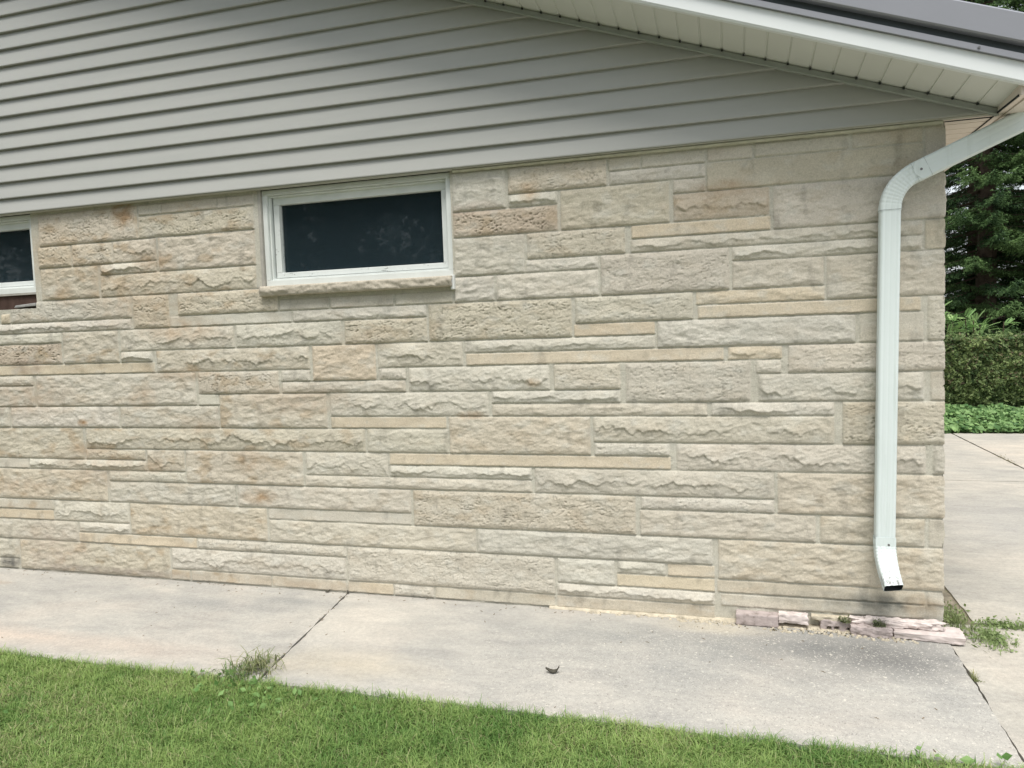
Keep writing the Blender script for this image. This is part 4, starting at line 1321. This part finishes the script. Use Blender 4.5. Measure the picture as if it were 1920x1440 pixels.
# spruces
def spruce(name, x, y, H_, R_, seed, label, grp, dens=1.0):
    r = np.random.default_rng(seed); rr = random.Random(seed)
    root = empty(name, (x, y, 0), label=label, cat='tree', group=grp)
    tr = MB(); tp = [(cos(2 * pi * j / 9), sin(2 * pi * j / 9)) for j in range(9)]
    tr.sweep(tp, lambda t, a, b: (x + a * (.20 * (1 - t) + .02) + .08 * sin(t * 5), y + b * (.20 * (1 - t) + .02), t * H_), [i / 10 for i in range(11)])
    tr.build('trunk', M_bark, root)
    br = MB(); TW = []
    nb = int(H_ * 30 * dens)
    for b_ in range(nb):
        t = (b_ + rr.random()) / nb; z = .25 + (H_ - .3) * t; L = R_ * (1 - t) ** .8 * rr.uniform(.75, 1.12) + .15; az = rr.random() * 2 * pi
        bare = rr.random() < .06
        m = max(3, int(L / .16)); p0 = Vector((x, y, z)); pts = []
        for i in range(m + 1):
            s_ = i / m; pts.append(p0 + Vector((cos(az) * L * s_, sin(az) * L * s_, L * (-.30 * s_ + .16 * s_ * s_ * s_ * 1.4))))
        for i in range(m):
            a, c_ = pts[i], pts[i + 1]; w0 = .018 * (1 - i / m) + .004
            sd_ = Vector((-sin(az), cos(az), 0)) * w0; uu = Vector((0, 0, w0))
            br.quad(a - sd_, a + sd_, c_ + sd_ * .8, c_ - sd_ * .8); br.quad(a - uu, a + uu, c_ + uu * .8, c_ - uu * .8)
        tint = rr.random(); 
        side = Vector((-sin(az), cos(az), 0)); out = Vector((cos(az), sin(az), 0))
        for i in range(1, m * 3 + 1):
            s_ = i / (m * 3); 
            if s_ < .18: continue
            pp = p0 + Vector((cos(az) * L * s_, sin(az) * L * s_, L * (-.30 * s_ + .22 * s_ ** 3)))
            for sg in (-1, 1):
                tl = (.30 * (1 - .55 * s_) + .05) * rr.uniform(.6, 1.2) * min(1, R_ / 2.2)
                td = (out * .75 + side * sg * .8 + Vector((0, 0, rr.uniform(-.55, .0)))).normalized()
                if bare:
                    q = pp + td * tl; e = Vector((0, 0, .003)); br2.quad(pp - e, pp + e, q + e * .3, q - e * .3); continue
                TW.append((*pp, *td, tl, tint, s_))
    T = np.array(TW); k = int(16 * dens) + 4; m_ = len(T)
    T = np.repeat(T, k, axis=0); n = len(T); u = r.random(n)
    pp, td, tl, tint, s_ = T[:, 0:3], T[:, 3:6], T[:, 6], T[:, 7], T[:, 8]
    P = pp + td * (tl * u)[:, None] + r.normal(size=(n, 3)) * .016; P[:, 2] -= .04 * u
    U = td + r.normal(size=(n, 3)) * .5; U[:, 2] -= .15; U /= np.linalg.norm(U, axis=1)[:, None]
    Cs = tint * .55 + .45 * u * s_ + .1 * r.normal(size=n)
    n = len(P); N = r.normal(size=(n, 3)); W = np.cross(U, N); W /= np.linalg.norm(W, axis=1)[:, None] + 1e-9
    s_ = (.050 * r.uniform(.6, 1.3, n))[:, None]; wd = .0095 + .002 * r.random(n)[:, None]
    V = np.stack([P - W * wd, P + W * wd, P + U * s_], 1).reshape(-1, 3)
    col = blend((.022, .055, .022), (.13, .215, .070), np.clip(Cs, 0, 1))
    mesh('crown', V, np.arange(n * 3).reshape(n, 3), M_needle, parent=root, col=np.repeat(col, 3, axis=0))
    br.build('branches', M_bark, root)
    return root, n
br2 = MB()
G3 = 'tall dark spruces behind the hedge'
tot = 0
for i, (x, y, H_, R_, lb) in enumerate(((4.55, 12.4, 9.5, 2.3, 'dark spruce rising directly behind the wall corner'),
                                        (6.3, 12.6, 11.0, 2.8, 'dark spruce at the right edge of the view'),
                                        (5.3, 15.8, 12.0, 3.0, 'dark spruce standing back between the two front spruces'),
                                        (3.0, 15.0, 11.0, 2.7, 'dark spruce standing back and hidden mostly by the house corner'),
                                        (7.6, 17.5, 12.5, 3.3, 'tall spruce farther right showing above the roof'))):
    root, n = spruce('spruce_tree', x, y, H_, R_, 40 + i, lb, G3, 1.0 if i < 2 else .7); tot += n
br2.build('dead_branch', M_deadtwig, root)
print('needles', tot)

# broadleaf trees across the lawn, behind the photographer (the panes mirror them)
def broad(name, x, y, H_, R_, seed, label, grp, n=25000):
    r = np.random.default_rng(seed); rr = random.Random(seed); root = empty(name, (x, y, 0), label=label, cat='tree', group=grp)
    tp = [(cos(2 * pi * j / 10), sin(2 * pi * j / 10)) for j in range(10)]
    tr = MB(); tr.sweep(tp, lambda t, a, b: (x + a * (.26 - .14 * t), y + b * (.26 - .14 * t), t * H_ * .6), [0, .1, .3, .6, 1])
    cl = []
    for i in range(34):
        az = rr.random() * 2 * pi; el = rr.uniform(-.8, 1.4); q = rr.uniform(.45, 1) * R_
        c_ = Vector((x + cos(az) * cos(el) * q, y + sin(az) * cos(el) * q, H_ * .46 + sin(el) * q * 1.15)); cl.append((c_, rr.uniform(.6, 1.1) * R_ * .42))
        a = Vector((x, y, H_ * rr.uniform(.25, .55))); w = .05; e = (c_ - a).cross(Vector((0, 0, 1))).normalized() * w; u = Vector((0, 0, w))
        tr.hexa([a - e - u, a + e - u, a + e + u, a - e + u, c_ - e * .2 - u * .2, c_ + e * .2 - u * .2, c_ + e * .2 + u * .2, c_ - e * .2 + u * .2])
    tr.build('trunk', M_bark, root)
    idx = r.integers(0, len(cl), n); cc = np.array([tuple(c[0]) for c in cl])[idx]; rad = np.array([c[1] for c in cl])[idx]
    D = r.normal(size=(n, 3)); D /= np.linalg.norm(D, axis=1)[:, None]; P = cc + D * (rad * r.random(n) ** .45)[:, None] * np.array([1, 1, .75])
    N = r.normal(size=(n, 3)) + np.array([0, 0, .6]); N /= np.linalg.norm(N, axis=1)[:, None]
    V, F, C = cards(P, N, np.full(n, .085), .6, r, blend((.035, .075, .02), (.10, .17, .045), r.random(n)))
    mesh('crown', V, F, M_leaf, parent=root, col=C)
G4 = 'garden trees across the lawn'
for i, (x, y, H_, R_, lb) in enumerate(((-9.5, -13, 9, 3.6, 'round broadleaf tree across the lawn, far left'), (-4.2, -15.5, 10, 4.2, 'large broadleaf tree across the lawn facing the middle window'),
                                        (-13.5, -9.5, 9, 3.8, 'broadleaf tree across the lawn nearest the house on the left'),
                                        (1.5, -14.5, 8.5, 3.4, 'broadleaf tree across the lawn on the right'))):
    broad('garden_tree', x, y, H_, R_, 60 + i, lb, G4)
